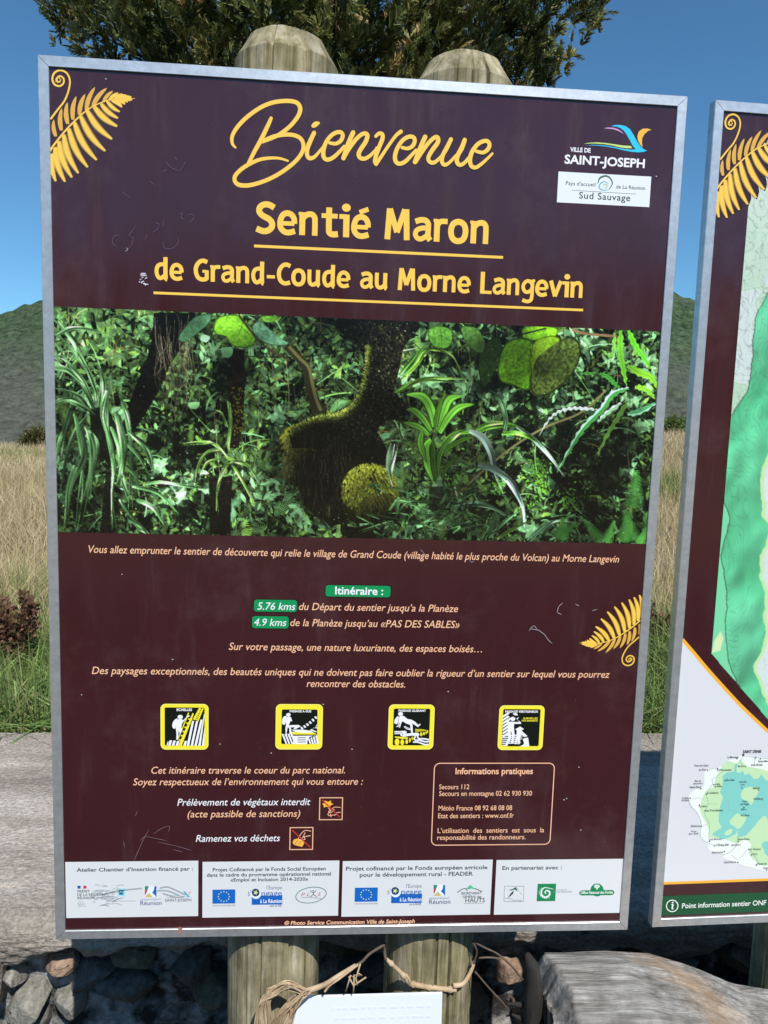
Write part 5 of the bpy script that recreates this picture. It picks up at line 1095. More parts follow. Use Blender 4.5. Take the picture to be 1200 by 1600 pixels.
t.links.new(n1.outputs[0], cr1.inputs[0]); t.links.new(n2.outputs[0], cr2.inputs[0]); t.links.new(cr1.outputs[0], mx.inputs[1])
mm = N(t, 'ShaderNodeMath', operation='MULTIPLY'); mm.inputs[1].default_value = .28; t.links.new(cr2.outputs[0], mm.inputs[0]); t.links.new(mm.outputs[0], mx.inputs[0])
t.links.new(mx.outputs[0], b.inputs['Base Color']); b.inputs['Roughness'].default_value = 1; b.inputs['Specular IOR Level'].default_value = .1
sx = N(t, 'ShaderNodeSeparateXYZ'); t.links.new(tc.outputs['Object'], sx.inputs[0]); mr = N(t, 'ShaderNodeMapRange'); mr.inputs[1].default_value = 36; mr.inputs[2].default_value = 6; mr.inputs[3].default_value = 0; mr.inputs[4].default_value = .42
t.links.new(sx.outputs[2], mr.inputs[0]); ad = N(t, 'ShaderNodeMath', operation='ADD', use_clamp=True); t.links.new(mr.outputs[0], ad.inputs[0]); t.links.new(mm.outputs[0], ad.inputs[1]); t.links.new(ad.outputs[0], mx.inputs[0])
n4 = N(t, 'ShaderNodeTexNoise'); n4.inputs['Scale'].default_value = .5; n4.inputs['Detail'].default_value = 8; n4.inputs['Roughness'].default_value = .8; t.links.new(tc.outputs['Object'], n4.inputs[0])
dk = N(t, 'ShaderNodeMapRange'); dk.inputs[1].default_value = .38; dk.inputs[2].default_value = .6; dk.inputs[3].default_value = .5; dk.inputs[4].default_value = 1.2; t.links.new(n4.outputs[0], dk.inputs[0])
ml_ = N(t, 'ShaderNodeVectorMath', operation='SCALE'); t.links.new(mx.outputs[0], ml_.inputs[0]); t.links.new(dk.outputs[0], ml_.inputs['Scale']); t.links.new(ml_.outputs[0], b.inputs['Base Color'])
bp = N(t, 'ShaderNodeBump'); bp.inputs['Strength'].default_value = .9; bp.inputs['Distance'].default_value = 2.5; t.links.new(n1.outputs[0], bp.inputs['Height']); t.links.new(bp.outputs[0], b.inputs['Normal'])
def ridge(name, az0, az1, knots, d0, d1, naz, nr, base):
    az = np.radians(np.linspace(az0, az1, naz)); rr_ = np.linspace(d0, d1, nr); A, Rr = np.meshgrid(az, rr_)
    el = np.interp(np.degrees(A), [k[0] for k in knots], [k[1] for k in knots])
    u = (Rr-d0)/(d1-d0); prof = np.clip(u/.72, 0, 1); prof = np.where(u > .72, 1-(u-.72)*.8, prof**.8)
    dr = d0+(d1-d0)*.72
    x = Rr*np.sin(A); y = Rr*np.cos(A)
    top = np.tan(np.radians(el))*dr+1.57
    z = base+(top-base)*prof
    z = z+((fbm(x*.012, y*.012, 4, 6)-.5)*18*np.sin(np.pi*np.clip(u/.72, 0, 1))*(u < .72))+(fbm(x*.09, y*.09, 3, 12)-.5)*5+(vnoise2(x*.28, y*.28, 5)-.5)*2.4
    i = np.arange(x.size).reshape(x.shape); f = np.stack([i[:-1, :-1], i[:-1, 1:], i[1:, 1:], i[1:, :-1]], -1).reshape(-1, 4)
    o = mesh_np(name, np.c_[x.ravel(), y.ravel(), z.ravel()], f, m_mtn, None, True); tag(o, kind='structure'); return o
ridge('mountain', -48, 48, [(-48, 1.5), (-36, 4.2), (-29, 6.0), (-23.4, 6.9), (-20.7, 8.1), (-12, 10.6), (-3, 13.2), (6, 15.2), (14, 13.6), (20, 11.4), (24.6, 10.1), (26.2, 9.4), (32, 8.2), (40, 7.6), (48, 6)], 170, 520, 520, 120, -6)
ridge('hills', 48, 312, [(48, 6), (60, 5), (90, 6), (130, 9), (160, 12), (180, 12.5), (200, 11), (230, 8), (270, 6), (300, 3), (312, 1.5)], 120, 420, 220, 26, -4)

# ------------------------------------------------------------------ grasses
m_blade = tinted('grass_blade', rough=.6, spec=.25, trans=.25)
def blades(name, n, xr, yr, h, wd, cols, dens=None, segs=3, lean=.5, base=None, seed=0, droop=.5, kind='stuff', label=None, cat='grass'):
    r = np.random.default_rng(seed); x = r.uniform(*xr, n); y = yr[0]+(yr[1]-yr[0])*r.random(n)**(1 if dens is None else dens)
    clump = fbm(x*1.6, y*1.6, 3, seed+50); keep = r.random(n) < np.clip(.25+clump*1.3, 0, 1); x, y, clump = x[keep], y[keep], clump[keep]; n = len(x)
    z = (base if base is not None else field_z)(x, y)
    hh = h*(.45+.75*r.random(n))*(.6+.9*clump); a = r.uniform(0, 2*np.pi, n); ln = lean*r.random(n)*hh; dx, dy = np.cos(a), np.sin(a)
    wa = r.uniform(0, 2*np.pi, n); wx, wy = np.cos(wa), np.sin(wa); w_ = wd*(.6+.8*r.random(n))
    V = []; 
    for s_ in range(segs+1):
        u = s_/segs; px_ = x+dx*ln*u**1.6; py_ = y+dy*ln*u**1.6; pz = z-.02+hh*(u-droop*.35*u**3*ln/hh); ww = w_*(1-u**1.5)*.5+w_*.03
        V.append(np.stack([px_-wx*ww, py_-wy*ww, pz], -1)); V.append(np.stack([px_+wx*ww, py_+wy*ww, pz], -1))
    V = np.stack(V, 1); k = V.shape[1]; idx = np.arange(n)[:, None]*k
    f = np.concatenate([idx+np.array([2*s_, 2*s_+1, 2*s_+3, 2*s_+2]) for s_ in range(segs)], 0)
    cols = np.array(cols); ci = r.integers(0, len(cols), n); c = cols[ci]*(.75+.5*r.random((n, 1)))
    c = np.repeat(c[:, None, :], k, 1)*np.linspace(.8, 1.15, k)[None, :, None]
    o = mesh_np(name, V.reshape(-1, 3), f, m_blade, None, False, None, c.reshape(-1, 3)); tag(o, kind=kind); return o
GRN = [(.13, .20, .05), (.19, .28, .07), (.08, .13, .04), (.26, .36, .12), (.30, .31, .13)]
YGR = [(.33, .34, .12), (.46, .41, .19), (.26, .30, .10), (.55, .47, .26)]
TAN = [(.60, .47, .28), (.68, .56, .36), (.50, .38, .22), (.74, .61, .40), (.38, .34, .17)]
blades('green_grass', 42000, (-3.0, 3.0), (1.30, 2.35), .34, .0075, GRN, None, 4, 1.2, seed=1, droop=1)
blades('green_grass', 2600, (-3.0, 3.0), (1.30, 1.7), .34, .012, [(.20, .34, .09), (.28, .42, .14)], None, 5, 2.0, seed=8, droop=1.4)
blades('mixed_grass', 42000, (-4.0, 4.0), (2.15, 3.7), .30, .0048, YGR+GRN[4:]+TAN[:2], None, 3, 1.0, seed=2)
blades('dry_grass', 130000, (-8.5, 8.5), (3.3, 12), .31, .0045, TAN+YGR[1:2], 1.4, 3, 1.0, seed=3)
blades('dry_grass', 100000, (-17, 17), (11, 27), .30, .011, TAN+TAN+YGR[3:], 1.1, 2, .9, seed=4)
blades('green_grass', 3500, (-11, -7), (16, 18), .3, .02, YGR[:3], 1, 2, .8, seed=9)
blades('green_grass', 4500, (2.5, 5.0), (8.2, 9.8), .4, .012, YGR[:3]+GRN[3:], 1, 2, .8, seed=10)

# ------------------------------------------------------------------ leafy plants
m_leaf = tinted('foliage', rough=.55, spec=.3, trans=.22)
def leaf_cloud(name, centers, sizes, dirs, cols, parent, per=26, seed=0, narrow=.22, ll=.05, mat=None):
    """sprays of small leaves round each centre, all one crown"""
    r = np.random.default_rng(seed); n = len(centers); N_ = n*per
    c = np.repeat(centers, per, 0); s_ = np.repeat(sizes, per); d = np.repeat(dirs, per, 0)
    off = r.normal(0, 1, (N_, 3)); off /= np.linalg.norm(off, axis=1, keepdims=True); off *= (r.random((N_, 1))**.45)
    ax = (off*d).sum(1, keepdims=True); off = off*.62+d*ax*.75
    p = c+off*s_[:, None]
    ld = off*.8+d*.7+r.normal(0, .35, (N_, 3)); ld /= np.linalg.norm(ld, axis=1, keepdims=True)
    sd = np.cross(ld, r.normal(0, 1, (N_, 3))); sd /= np.linalg.norm(sd, axis=1, keepdims=True)+1e-9
    L = ll*(.5+r.random((N_, 1))); W = L*narrow
    V = np.stack([p, p+ld*L*.45+sd*W, p+ld*L, p+ld*L*.45-sd*W], 1)
    f = np.arange(N_*4).reshape(-1, 4)
    cc = np.repeat(cols, per, 0)*(.7+.6*r.random((N_, 1)))
    return mesh_np(name, V.reshape(-1, 3), f, mat or m_leaf, parent, False, None, np.repeat(cc, 4, 0))
def feather(name, c, size, d, cols, parent, per=34, seed=0):
    """flat cypress sprays: scale-like leaflets set in two rows along a twig"""
    r = np.random.default_rng(seed); n = len(c); sd = np.cross(d, r.normal(0, 1, (n, 3))); sd /= np.linalg.norm(sd, axis=1, keepdims=True)+1e-9
    t_ = np.tile((np.arange(per)//2+.5)/(per/2), n)[:, None]; sg = np.tile(np.where(np.arange(per) % 2 == 0, 1., -1.), n)[:, None]
    C, D, Sd, Z_ = [np.repeat(a, per, 0) for a in (c, d, sd, size)]; Z_ = Z_[:, None]
    p = C+D*Z_*(t_-.3)+Sd*sg*Z_*.04; L = Z_*(.42*(1-t_)**.7+.14)*(.7+.6*r.random((n*per, 1)))
    ld = D*.85+Sd*sg*(.75-.3*t_)+r.normal(0, .22, (n*per, 3)); ld /= np.linalg.norm(ld, axis=1, keepdims=True)
    wv = np.cross(ld, r.normal(0, 1, (n*per, 3))); wv /= np.linalg.norm(wv, axis=1, keepdims=True)+1e-9; W = L*.13+.0012
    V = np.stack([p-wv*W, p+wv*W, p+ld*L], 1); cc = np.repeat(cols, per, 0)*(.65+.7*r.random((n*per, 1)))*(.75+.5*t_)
    return mesh_np(name, V.reshape(-1, 3), np.arange(n*per*3).reshape(-1, 3), m_leaf, parent, False, None, np.repeat(cc, 3, 0))
def bush(x, y, rx, rz, cols, label, n=160, leafs=24, seed=0, ll=.06, group=None, name='bush', ry=None, squat=1.0, narrow=.3):
    r = np.random.default_rng(seed); z0 = float(field_z(np.array([x]), np.array([y]))[0]); ry = ry or rx
    e_ = empty(name, (x, y, z0)); tag(e_, label, 'bush', group)
    d = r.normal(0, 1, (n, 3)); d[:, 2] = np.abs(d[:, 2])*1.1; d /= np.linalg.norm(d, axis=1, keepdims=True)
    k = (.62+.45*r.random((n, 1)))*(1+.25*(vnoise2(d[:, 0]*3+seed, d[:, 1]*3+d[:, 2]*2, seed)[:, None]-.5)*2)
    c = d*k*np.array([rx, ry, rz]); cols = np.array(cols); cc = cols[r.integers(0, len(cols), n)]
    leaf_cloud('foliage', c, np.full(n, rx*.28), d, cc, e_, leafs, seed, narrow, ll)
    mb = MB()
    for k in range(7):
        q = c[r.integers(0, n)]*.75; mb.tube([(0, 0, -.05), (q[0]*.4, q[1]*.4, q[2]*.5), tuple(q)], [rx*.05, rx*.035, rx*.012], 5)
    mb.build('stems', m_bark, e_, True); return e_
m_bark = noisy('bark', [(.3, (.035, .028, .02)), (.6, (.12, .095, .07))], scale=(12, 12, 3), rough=1, bump=.8, bscale=(40, 40, 8), bdist=.01)
OL = [(.10, .10, .03), (.16, .15, .05), (.07, .075, .025), (.22, .19, .08)]
p = CAM+ray(35, 700)*(24.0/ray(35, 700).y); bush(p.x, 24.2, .50, .58, OL, 'small round olive bush on the field crest, left of the large board', 210, 30, 3, .07)
for i, (pxx, s_) in enumerate(((1050, .42), (1066, .5), (1084, .36))):
    d_ = ray(pxx, 676); d_ = d_*(24.5/d_.y); bush(CAM.x+d_.x, 23.6+i*.5, .42, s_, GRN[:3]+OL[:1], ['low green shrub at the left end of the hedge seen between the boards', 'tallest green shrub in the hedge seen between the boards', 'low green shrub nearest the map board in the distant hedge'][i], 150, 26, 20+i, .06, 'shrubs on the field crest')
# reddish dock-like plant in the grass on the left and one in the gap
RED = [(.16, .075, .05), (.22, .11, .075), (.12, .06, .04), (.18, .13, .06)]
def weed(pxx, pyy, y, label, seed):
    q = CAM+ray(pxx, pyy)*((y-CAM.y)/ray(pxx, pyy).y); zb = float(field_z(np.array([q.x]), np.array([y]))[0]); e_ = empty('red_weed', (q.x, y, zb)); tag(e_, label, 'weed', 'reddish weeds in the grass')
    r = np.random.default_rng(seed); mb = MB(); cs = []; H = q.z-zb
    for k in range(9):
        a = r.uniform(0, 6.28); tip = np.array([math.cos(a)*.10*r.random(), math.sin(a)*.08*r.random(), H*r.uniform(.8, 1.15)]); mb.tube([(0, 0, -.03), tuple(tip*[.4, .4, .5]), tuple(tip)], [.004, .003, .002], 5)
        for u in np.linspace(.45, 1, 16): cs.append(tip*[u, u, u]+r.normal(0, .018, 3))
    cs = np.array(cs); mb.build('stems', m_bark, e_, True)
    leaf_cloud('seed_heads', cs, np.full(len(cs), .035), np.tile([0, 0, 1.], (len(cs), 1)), np.array(RED)[r.integers(0, 4, len(cs))], e_, 40, seed, .4, .016)
weed(12, 952, 1.95, 'reddish brown seeding weed at the left edge above the green grass', 41)
weed(1028, 975, 2.3, 'reddish brown weed in the grass seen through the gap between the boards', 42)

# ================================================================== CONIFER BEHIND THE BOARD
tree = empty('conifer_tree', (-.15, 6.2, .45)); tag(tree, 'large dark evergreen conifer with feathery sprays rising behind the welcome board', 'tree')
r = np.random.default_rng(77); TX, TY, TZ = -.15, 6.2, .45
mb = MB(); mb.tube([(0, 0, -.2), (.03, 0, 1.2), (-.03, .05, 3), (.05, 0, 5.5), (0, 0, 8.6)], [.21, .17, .14, .09, .02], 12); mb.build('trunk', m_bark, tree, True)
nc = 2500       # twig bunches, each a tight group of sprays with gaps between
zc = np.r_[r.uniform(3.3, 9.0, nc//2), r.uniform(3.2, 5.7, nc-nc//2)]; tc_ = r.uniform(0, 2*np.pi, nc)
lob = 1.03+.08*np.sin(tc_*5+zc*1.3)+.08*np.sin(tc_*9-zc*2.1)+.24*(vnoise2(tc_*3.2, zc*1.8, 3)-.5)
Rm = np.interp(zc, [2.9, 3.4, 4.2, 5.4, 7, 8.4, 9.1], [.9, 1.8, 2.18, 2.32, 1.8, .9, .1])*lob
rc = Rm*(1-.60*r.random(nc)**1.5); bx = rc*np.cos(tc_); by = rc*np.sin(tc_)
ok = ~((bx > .95) & (zc < 3.25+.95*(bx-.2))) & ~((bx < -1.9) & (zc < 4.75)) & ~((np.abs(bx+2.02) < .10) & (zc > 4.6) & (zc < 5.6)); bx, by, zc, tc_ = bx[ok], by[ok], zc[ok], tc_[ok]; nc = len(bx)
per = 9; n = nc*per
bd = np.c_[np.cos(tc_), np.sin(tc_), .7+.5*r.random(nc)]+r.normal(0, .3, (nc, 3)); bd /= np.linalg.norm(bd, axis=1, keepdims=True)
tt = r.uniform(-.5, 1, (n, 1)); BD = np.repeat(bd, per, 0)
cen = np.repeat(np.c_[bx, by, zc-TZ], per, 0)+BD*tt*.17+r.normal(0, .052, (n, 3))
dirs = BD+r.normal(0, .45, (n, 3)); dirs /= np.linalg.norm(dirs, axis=1, keepdims=True)
CN = np.array([(.035, .056, .022), (.065, .090, .034), (.17, .20, .065), (.32, .33, .12), (.58, .44, .20)])
tone = np.repeat(fbm(bx*1.3+3, zc*1.3+by, 3, 9)*3.6+r.normal(0, .7, nc), per)+r.normal(0, .5, n)
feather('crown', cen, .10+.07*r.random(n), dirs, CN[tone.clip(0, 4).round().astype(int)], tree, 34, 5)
mb = MB()
for k in range(70):
    z = r.uniform(2.6, 8)-TZ; a = r.uniform(0, 6.28); L = np.interp(z+TZ, [2.6, 5, 8], [1.6, 2.2, 1.0])*r.uniform(.75, 1.02); s0 = L*.5
    if math.cos(a)*L > .9 and z+TZ < 3.6+.9*(math.cos(a)*L-.2): L *= .45
    mb.tube([(0, 0, z-.5), (math.cos(a)*L*.5, math.sin(a)*L*.5, z-.15), (math.cos(a)*L, math.sin(a)*L, z+.25)], [.035, .02, .006], 5)
mb.build('limbs', m_bark, tree, True)
# loose hanging twigs at the right-hand edge
# ================================================================== STONE WALL
m_conc = noisy('brushed_concrete', [(.30, (.27, .235, .195)), (.5, (.42, .37, .315)), (.7, (.60, .54, .47))], scale=(2.2, 9, 9), rough=.95, bump=1.0, bscale=(60, 130, 130), bdist=.008, spec=.2, extra=(120, .62, 1.22))
m_mortar = noisy('rough_mortar', [(.42, (.035, .033, .03)), (.56, (.30, .30, .29)), (.7, (.5, .5, .49))], scale=(18, 18, 18), rough=1, bump=1, bscale=(60, 60, 60), bdist=.01, extra=(60, .6, 1.2))
STC = [((.16, .155, .13), (.30, .29, .25)), ((.20, .12, .085), (.36, .25, .18)), ((.06, .06, .055), (.16, .155, .14)), ((.075, .075, .05), (.17, .16, .11))]
m_stone = [noisy('basalt_stone', [(.3, a), (.65, b_)], scale=(9, 9, 9), rough=.95, bump=1, bscale=(38, 38, 38), bdist=.012, extra=(70, .7, 1.2)) for a, b_ in STC]
wall = empty('stone_wall', (0, .85, 0)); tag(wall, 'low broad wall of rough basalt stones with a wide concrete top, behind the boards', 'wall')
WZ, WY0, WY1 = .60, .322, 1.22
xs = np.unique(np.r_[np.linspace(-3.6, -1.3, 60), np.linspace(-1.3, 1.3, 330), np.linspace(1.3, 3.6, 60)])
ek = on_y
kp = [(-5, 1524), (18, 1519), (35, 1509), (50, 1500), (62, 1501), (75, 1493), (95, 1490), (112, 1488), (130, 1506), (155, 1505), (180, 1491), (200, 1480), (225, 1474), (250, 1490), (280, 1500), (320, 1478), (350, 1490), (420, 1500), (500, 1478), (540, 1490), (600, 1500), (760, 1490), (850, 1484), (900, 1500), (1000, 1492), (1060, 1510), (1120, 1500), (1140, 1486), (1200, 1490)]
kq = [on_y(a, b_, WY0) for a, b_ in kp]
ez_ = np.interp(xs, [q.x for q in kq], [q.z for q in kq])
far = (xs < kq[0].x) | (xs > kq[-1].x); ez_ = np.where(far, .44+.09*(fbm(xs*3, xs*0, 3, 2)-.5), ez_)+.016*(fbm(xs*22, xs*0+2, 4, 5)-.5)
rows = []
for y in np.r_[np.linspace(WY1, .7, 18), np.linspace(.68, WY0+.045, 40)]: rows.append(('t', y))
for a in np.linspace(0, 90, 10)[1:]: rows.append(('r', a))
for u in np.linspace(0, 1, 34)[1:]: rows.append(('f', u))
V = []
for k_, v in rows:
    if k_ == 't': P_ = np.c_[xs, np.full(len(xs), v), np.full(len(xs), WZ)]; nn = np.array([0, 0, 1.])
    elif k_ == 'r':
        a = math.radians(v); P_ = np.c_[xs, np.full(len(xs), WY0+.045-.045*math.sin(a)), np.full(len(xs), WZ-.045+.045*math.cos(a))]; nn = np.array([0, -math.sin(a), math.cos(a)])
    else: P_ = np.c_[xs, np.full(len(xs), WY0-.0), WZ-.045-(WZ-.045-ez_)*v]; nn = np.array([0, -1., 0])
    s_ = P_[:, 1]-P_[:, 2]
    amp = .010 if k_ == 't' else .016
    dsp = amp*(fbm(xs*5, s_*9, 4, 15)-.5)*2+.004*(fbm(xs*45, s_*70, 3, 16)-.5)*2+.0035*(vnoise2(xs*150, s_*150, 17)-.5)
    if k_ == 'r': dsp = dsp+.006*math.sin(math.radians(v)*2)
    if k_ == 'f': dsp = dsp-.020*v*v+.010*(fbm(xs*18, s_*30, 4, 19)-.5)*2*(.3+v)
    V.append(P_+nn*dsp[:, None])
last = V[-1].copy(); last[:, 1] += .055; last[:, 2] += .012; V.append(last)
V = np.stack(V); ny, nx = V.shape[:2]; i = np.arange(ny*nx).reshape(ny, nx); f = np.stack([i[:-1, :-1], i[1:, :-1], i[1:, 1:], i[:-1, 1:]], -1).reshape(-1, 4)
cap = mesh_np('concrete_cap', V.reshape(-1, 3)-np.array([0, .85, 0]), f, m_conc, wall, True)
# mortar bed behind the stones
gx, gzz = np.meshgrid(np.linspace(-3.6, 3.6, 460), np.linspace(-.03, .57, 60)); yy = .392+.030*(fbm(gx*9, gzz*9, 4, 3)-.5)*2+.018*(fbm(gx*34, gzz*34, 3, 4)-.5)
i = np.arange(gx.size).reshape(gx.shape); f = np.stack([i[:-1, :-1], i[:-1, 1:], i[1:, 1:], i[1:, :-1]], -1).reshape(-1, 4)
mesh_np('mortar_bed', np.c_[gx.ravel(), yy.ravel()-.85, gzz.ravel()], f, m_mortar, wall, True)
mb = MB(); mb.box((-3.58, .43-.85, -.1), (3.58, 1.20-.85, .57)); mb.build('rubble_core', m_mortar, wall)
import bmesh
def ico(sub):
    bm = bmesh.new(); bmesh.ops.create_icosphere(bm, subdivisions=sub, radius=1); v = np.array([x_.co[:] for x_ in bm.verts]); f_ = np.array([[q_.index for q_ in fc.verts] for fc in bm.faces]); bm.free(); return v, f_
ICV, ICF = ico(4); ICV2, ICF2 = ico(2)
def stone(x, z, w_, h_, mi, seed, y=.385, dep=.085, parent=wall, rot=0, fine=True, name='stone'):
    v, f_ = (ICV, ICF) if fine else (ICV2, ICF2)
    p_ = np.sign(v)*np.abs(v)**.72; p_ = p_/np.linalg.norm(p_, axis=1, keepdims=True)**.35
    p_ = p_*np.array([w_/2, dep, h_/2])*1.14
    cell = noise3(v*2.3+seed*3.7, seed)-.5; p_ = p_*(1+.42*cell[:, None])
    if fine: p_ = p_*(1+.16*(noise3(v*6+seed, seed+2)-.5)[:, None]+.07*(noise3(v*16+seed, seed+4)-.5)[:, None]+.03*(noise3(v*40+seed, seed+6)-.5)[:, None])
    for k in range(20):     # chipped flat faces
        rr2 = np.random.default_rng(seed*31+k); nn = rr2.normal(0, 1, 3); nn[1] -= .5; nn /= np.linalg.norm(nn); ext_ = np.array([w_/2, dep, h_/2]); lim = np.linalg.norm(nn*ext_)*rr2.uniform(.52, .80)
        dd = p_ @ nn; p_ = p_-np.outer(np.clip(dd-lim, 0, None), nn)*.97
    c, s_ = math.cos(rot), math.sin(rot); p_ = np.c_[p_[:, 0]*c-p_[:, 2]*s_, p_[:, 1], p_[:, 0]*s_+p_[:, 2]*c]
    o = mesh_np(name, p_, f_, m_stone[mi], parent, False); o.location = (x, y-.85, z) if parent is wall else (x, y, z); 
    o.data.polygons.foreach_set('use_smooth', [True]*len(f_)); return o
SD = 1; used = []
for (cx_, cy_, w_, h_, mi, rt) in ((12, 1536, 52, 32, 0, .1), (86, 1517, 66, 46, 1, .1), (38, 1573, 108, 52, 0, .15), (103, 1580, 42, 56, 0, .2), (208, 1505, 92, 56, 3, .05), (145, 1530, 62, 44, 2, 0), (190, 1556, 160, 44, 2, .08), (295, 1524, 84, 72, 2, 0), (340, 1570, 80, 60, 3, 0), (-60, 1540, 90, 60, 2, 0)):
    q = on_y(cx_, cy_, .34); k = (q-CAM).dot(CF)/FPX; stone(q.x, q.z, w_*k, h_*k*1.12, mi, SD, rot=rt); used.append((q.x, q.z, w_*k/2, h_*k/2)); SD += 1
rs = random.Random(12); z = .02
for row in range(6):
    h_ = rs.uniform(.085, .115); x = -3.4
    while x < 3.4:
        w_ = rs.uniform(.11, .24); xc, zc = x+w_/2, z+h_/2+rs.uniform(-.01, .01)
        if not any(abs(xc-a)*1.15 < w_/2+c_-.01 and abs(zc-b_)*1.15 < h_/2+d_-.01 for a, b_, c_, d_ in used):
            stone(xc, zc, w_*1.04, h_*1.06, rs.choice([0, 2, 2, 3, 0, 1]), SD, y=.39+rs.uniform(-.01, .015), rot=rs.uniform(-.12, .12), fine=abs(xc) < 1.0 and z > .15); SD += 1
        x += w_*.98
    z += h_*.93

# ================================================================== WEATHERED LOG
m_log = noisy('silvered_timber', [(.26, (.11, .10, .09)), (.42, (.25, .235, .215)), (.58, (.40, .385, .36)), (.75, (.56, .545, .515))], scale=(9, 95, 120), rough=.95, bump=1, bscale=(20, 210, 240), bdist=.006, dist=.5, extra=(22, .62, 1.2))
t = m_log.node_tree; b = t.nodes['Principled BSDF']; src = b.inputs['Base Color'].links[0].from_socket   # ochre stained patch
tc = N(t, 'ShaderNodeTexCoord'); mp = N(t, 'ShaderNodeMapping', vector_type='POINT'); sp_ = N(t, 'ShaderNodeTexGradient', gradient_type='SPHERICAL'); t.links.new(tc.outputs['Object'], mp.inputs[0]); t.links.new(mp.outputs[0], sp_.inputs[0])
nz = N(t, 'ShaderNodeTexNoise'); nz.inputs['Scale'].default_value = 22; nz.inputs['Detail'].default_value = 6; mu = N(t, 'ShaderNodeMath', operation='MULTIPLY'); t.links.new(sp_.outputs[0], mu.inputs[0]); t.links.new(nz.outputs[0], mu.inputs[1]); mu2 = N(t, 'ShaderNodeMath', operation='MULTIPLY', use_clamp=True); mu2.inputs[1].default_value = 1.15; t.links.new(mu.outputs[0], mu2.inputs[0])
mxr = N(t, 'ShaderNodeMixRGB'); mxr.inputs[2].default_value = (.46, .27, .13, 1); t.links.new(src, mxr.inputs[1]); t.links.new(mu2.outputs[0], mxr.inputs[0]); t.links.new(mxr.outputs[0], b.inputs['Base Color'])
LA = on_z(848, 1482, .762); ra = .20
LA = LA-Vector((.022, 0, 0)); LB = LA+Vector((.40, -.012, 0))
ax = (LB-LA); axL = ax.length; ax.normalize(); back = Vector((-ax.y, ax.x, 0)).normalized()
cenA = LA-back*(ra*.80)-Vector((0, 0, .37*.86))
log = empty('weathered_log', tuple(cenA)); tag(log, 'thick silver grey split log with cracks and an ochre stain, lying right of the post', 'log')
L_ = axL+.85; nu, nv = 240, 150; V = []
for iu in range(nu+1):
    u = iu/nu; s_ = u*L_
    th = np.linspace(0, 2*np.pi, nv, endpoint=False)
    top_drop = 0.0
    rx_ = ra*(1+.05*np.sin(s_*5)); rz_ = .37
    cs, sn = np.cos(th), np.sin(th); sq = (np.abs(cs)**5+np.abs(sn)**5)**(-1/5)*.84+.12
    dn = .016*(fbm(th*2.2+0*s_, np.full(nv, s_*2.2), 3, 61)-.5)*2+.009*(fbm(np.r_[th]*17, np.full(nv, s_*3.2), 4, 62)-.5)*2+.004*(vnoise2(th*70, np.full(nv, s_*7), 63)-.5)*2
    for (ta, dp, w0, s0, s1) in ((2.05, .008, .008, .10, .5), (2.25, .01, .008, .02, .28), (2.45, .008, .007, .2, .6), (2.62, .012, .008, .1, .45), (2.88, .01, .008, .0, .35), (2.95, .012, .01, .3, 1.0), (1.82, .008, .01, .12, .5), (2.35, .022, .018, .05, .9), (2.75, .016, .012, .12, .55), (1.95, .012, .012, 0, .4), (3.05, .02, .012, 0, 1.0), (2.15, .012, .01, .3, .8), (2.55, .014, .01, .0, .3), (1.7, .012, .012, .25, .9)):
        if s0 <= s_ <= s1:
            w1 = ta+.05*math.sin(s_*7+ta*9)+.03*(float(vnoise2(np.array([s_*16]), np.array([ta]), 3)[0])-.5); dn = dn-dp*np.clip(1-np.abs(th-w1)/w0, 0, 1)*math.sin(math.pi*min(1, max(0, (s_-s0)/(s1-s0))))**.3
    endk = 1-.10*max(0, 1-s_/.02)
    e_off = .02*(fbm(th*3, th*0, 3, 8)-.5)+.012*(vnoise2(th*20, th*0, 8)-.5) if iu == 0 else 0
    P_ = (np.outer(cs*(rx_*sq*endk+dn), np.array(back[:]))+np.outer(sn*(rz_*sq*endk+dn), [0, 0, 1.])+np.array(ax[:])*s_)
    P_[:, 2] -= -.004+np.clip(sn*1.25, 0, 1)**2*(-.024+.026+float(np.interp(s_, [0, .02, .12, .19, .26, .33, .5, .8], [.006, 0, .001, .014, .044, .076, .115, .13])))
    if iu == 0: P_ = P_+np.outer(e_off, np.array(ax[:]))
    V.append(P_)
V = np.vstack(V); i = np.arange((nu+1)*nv).reshape(nu+1, nv); i2 = np.roll(i, -1, 1); f = np.stack([i[:-1], i[1:], i2[1:], i2[:-1]], -1).reshape(-1, 4).tolist()
c0_ = len(V); V = np.vstack([V, [[.004, 0, 0]], [np.array(ax[:])*L_]])
f += [(c0_, int(i[0, (k+1) % nv]), int(i[0, k])) for k in range(nv)][::-1]+[(c0_+1, int(i[-1, k]), int(i[-1, (k+1) % nv])) for k in range(nv)]
# log is stored along its own axis so the grain follows it
ang = math.atan2(ax.y, ax.x); cA, sA = math.cos(-ang), math.sin(-ang); V = np.c_[V[:, 0]*cA-V[:, 1]*sA, V[:, 0]*sA+V[:, 1]*cA, V[:, 2]]
lt = mesh_np('timber', V, f, m_log, log, True); log.rotation_euler = (0, 0, ang)
oc = on_plane(1085, 1546, tuple(LA-back*.09), tuple(back)); 
loc_ = Matrix.Rotation(-ang, 3, 'Z') @ (oc-cenA)
mp.inputs['Location'].default_value = (-loc_.x/.11, 0, -(loc_.z+.0)/.035); mp.inputs['Scale'].default_value = (1/.11, 0.8, 1/.035)
m_dark = noisy('shade_black_bark', [(.3, (.012, .011, .010)), (.7, (.05, .045, .04))], scale=(30, 30, 8), rough=1, bump=1, bscale=(60, 60, 14), bdist=.008)  # dark bark; its black also paints in the shade on the log's end
mb = MB(); pts = [(824, 1491, .004), (832, 1510, .010), (835, 1535, .012), (834, 1560, .014), (832, 1590, .013), (830, 1640, .012)]
inv = Matrix.Rotation(-ang, 3, 'Z')
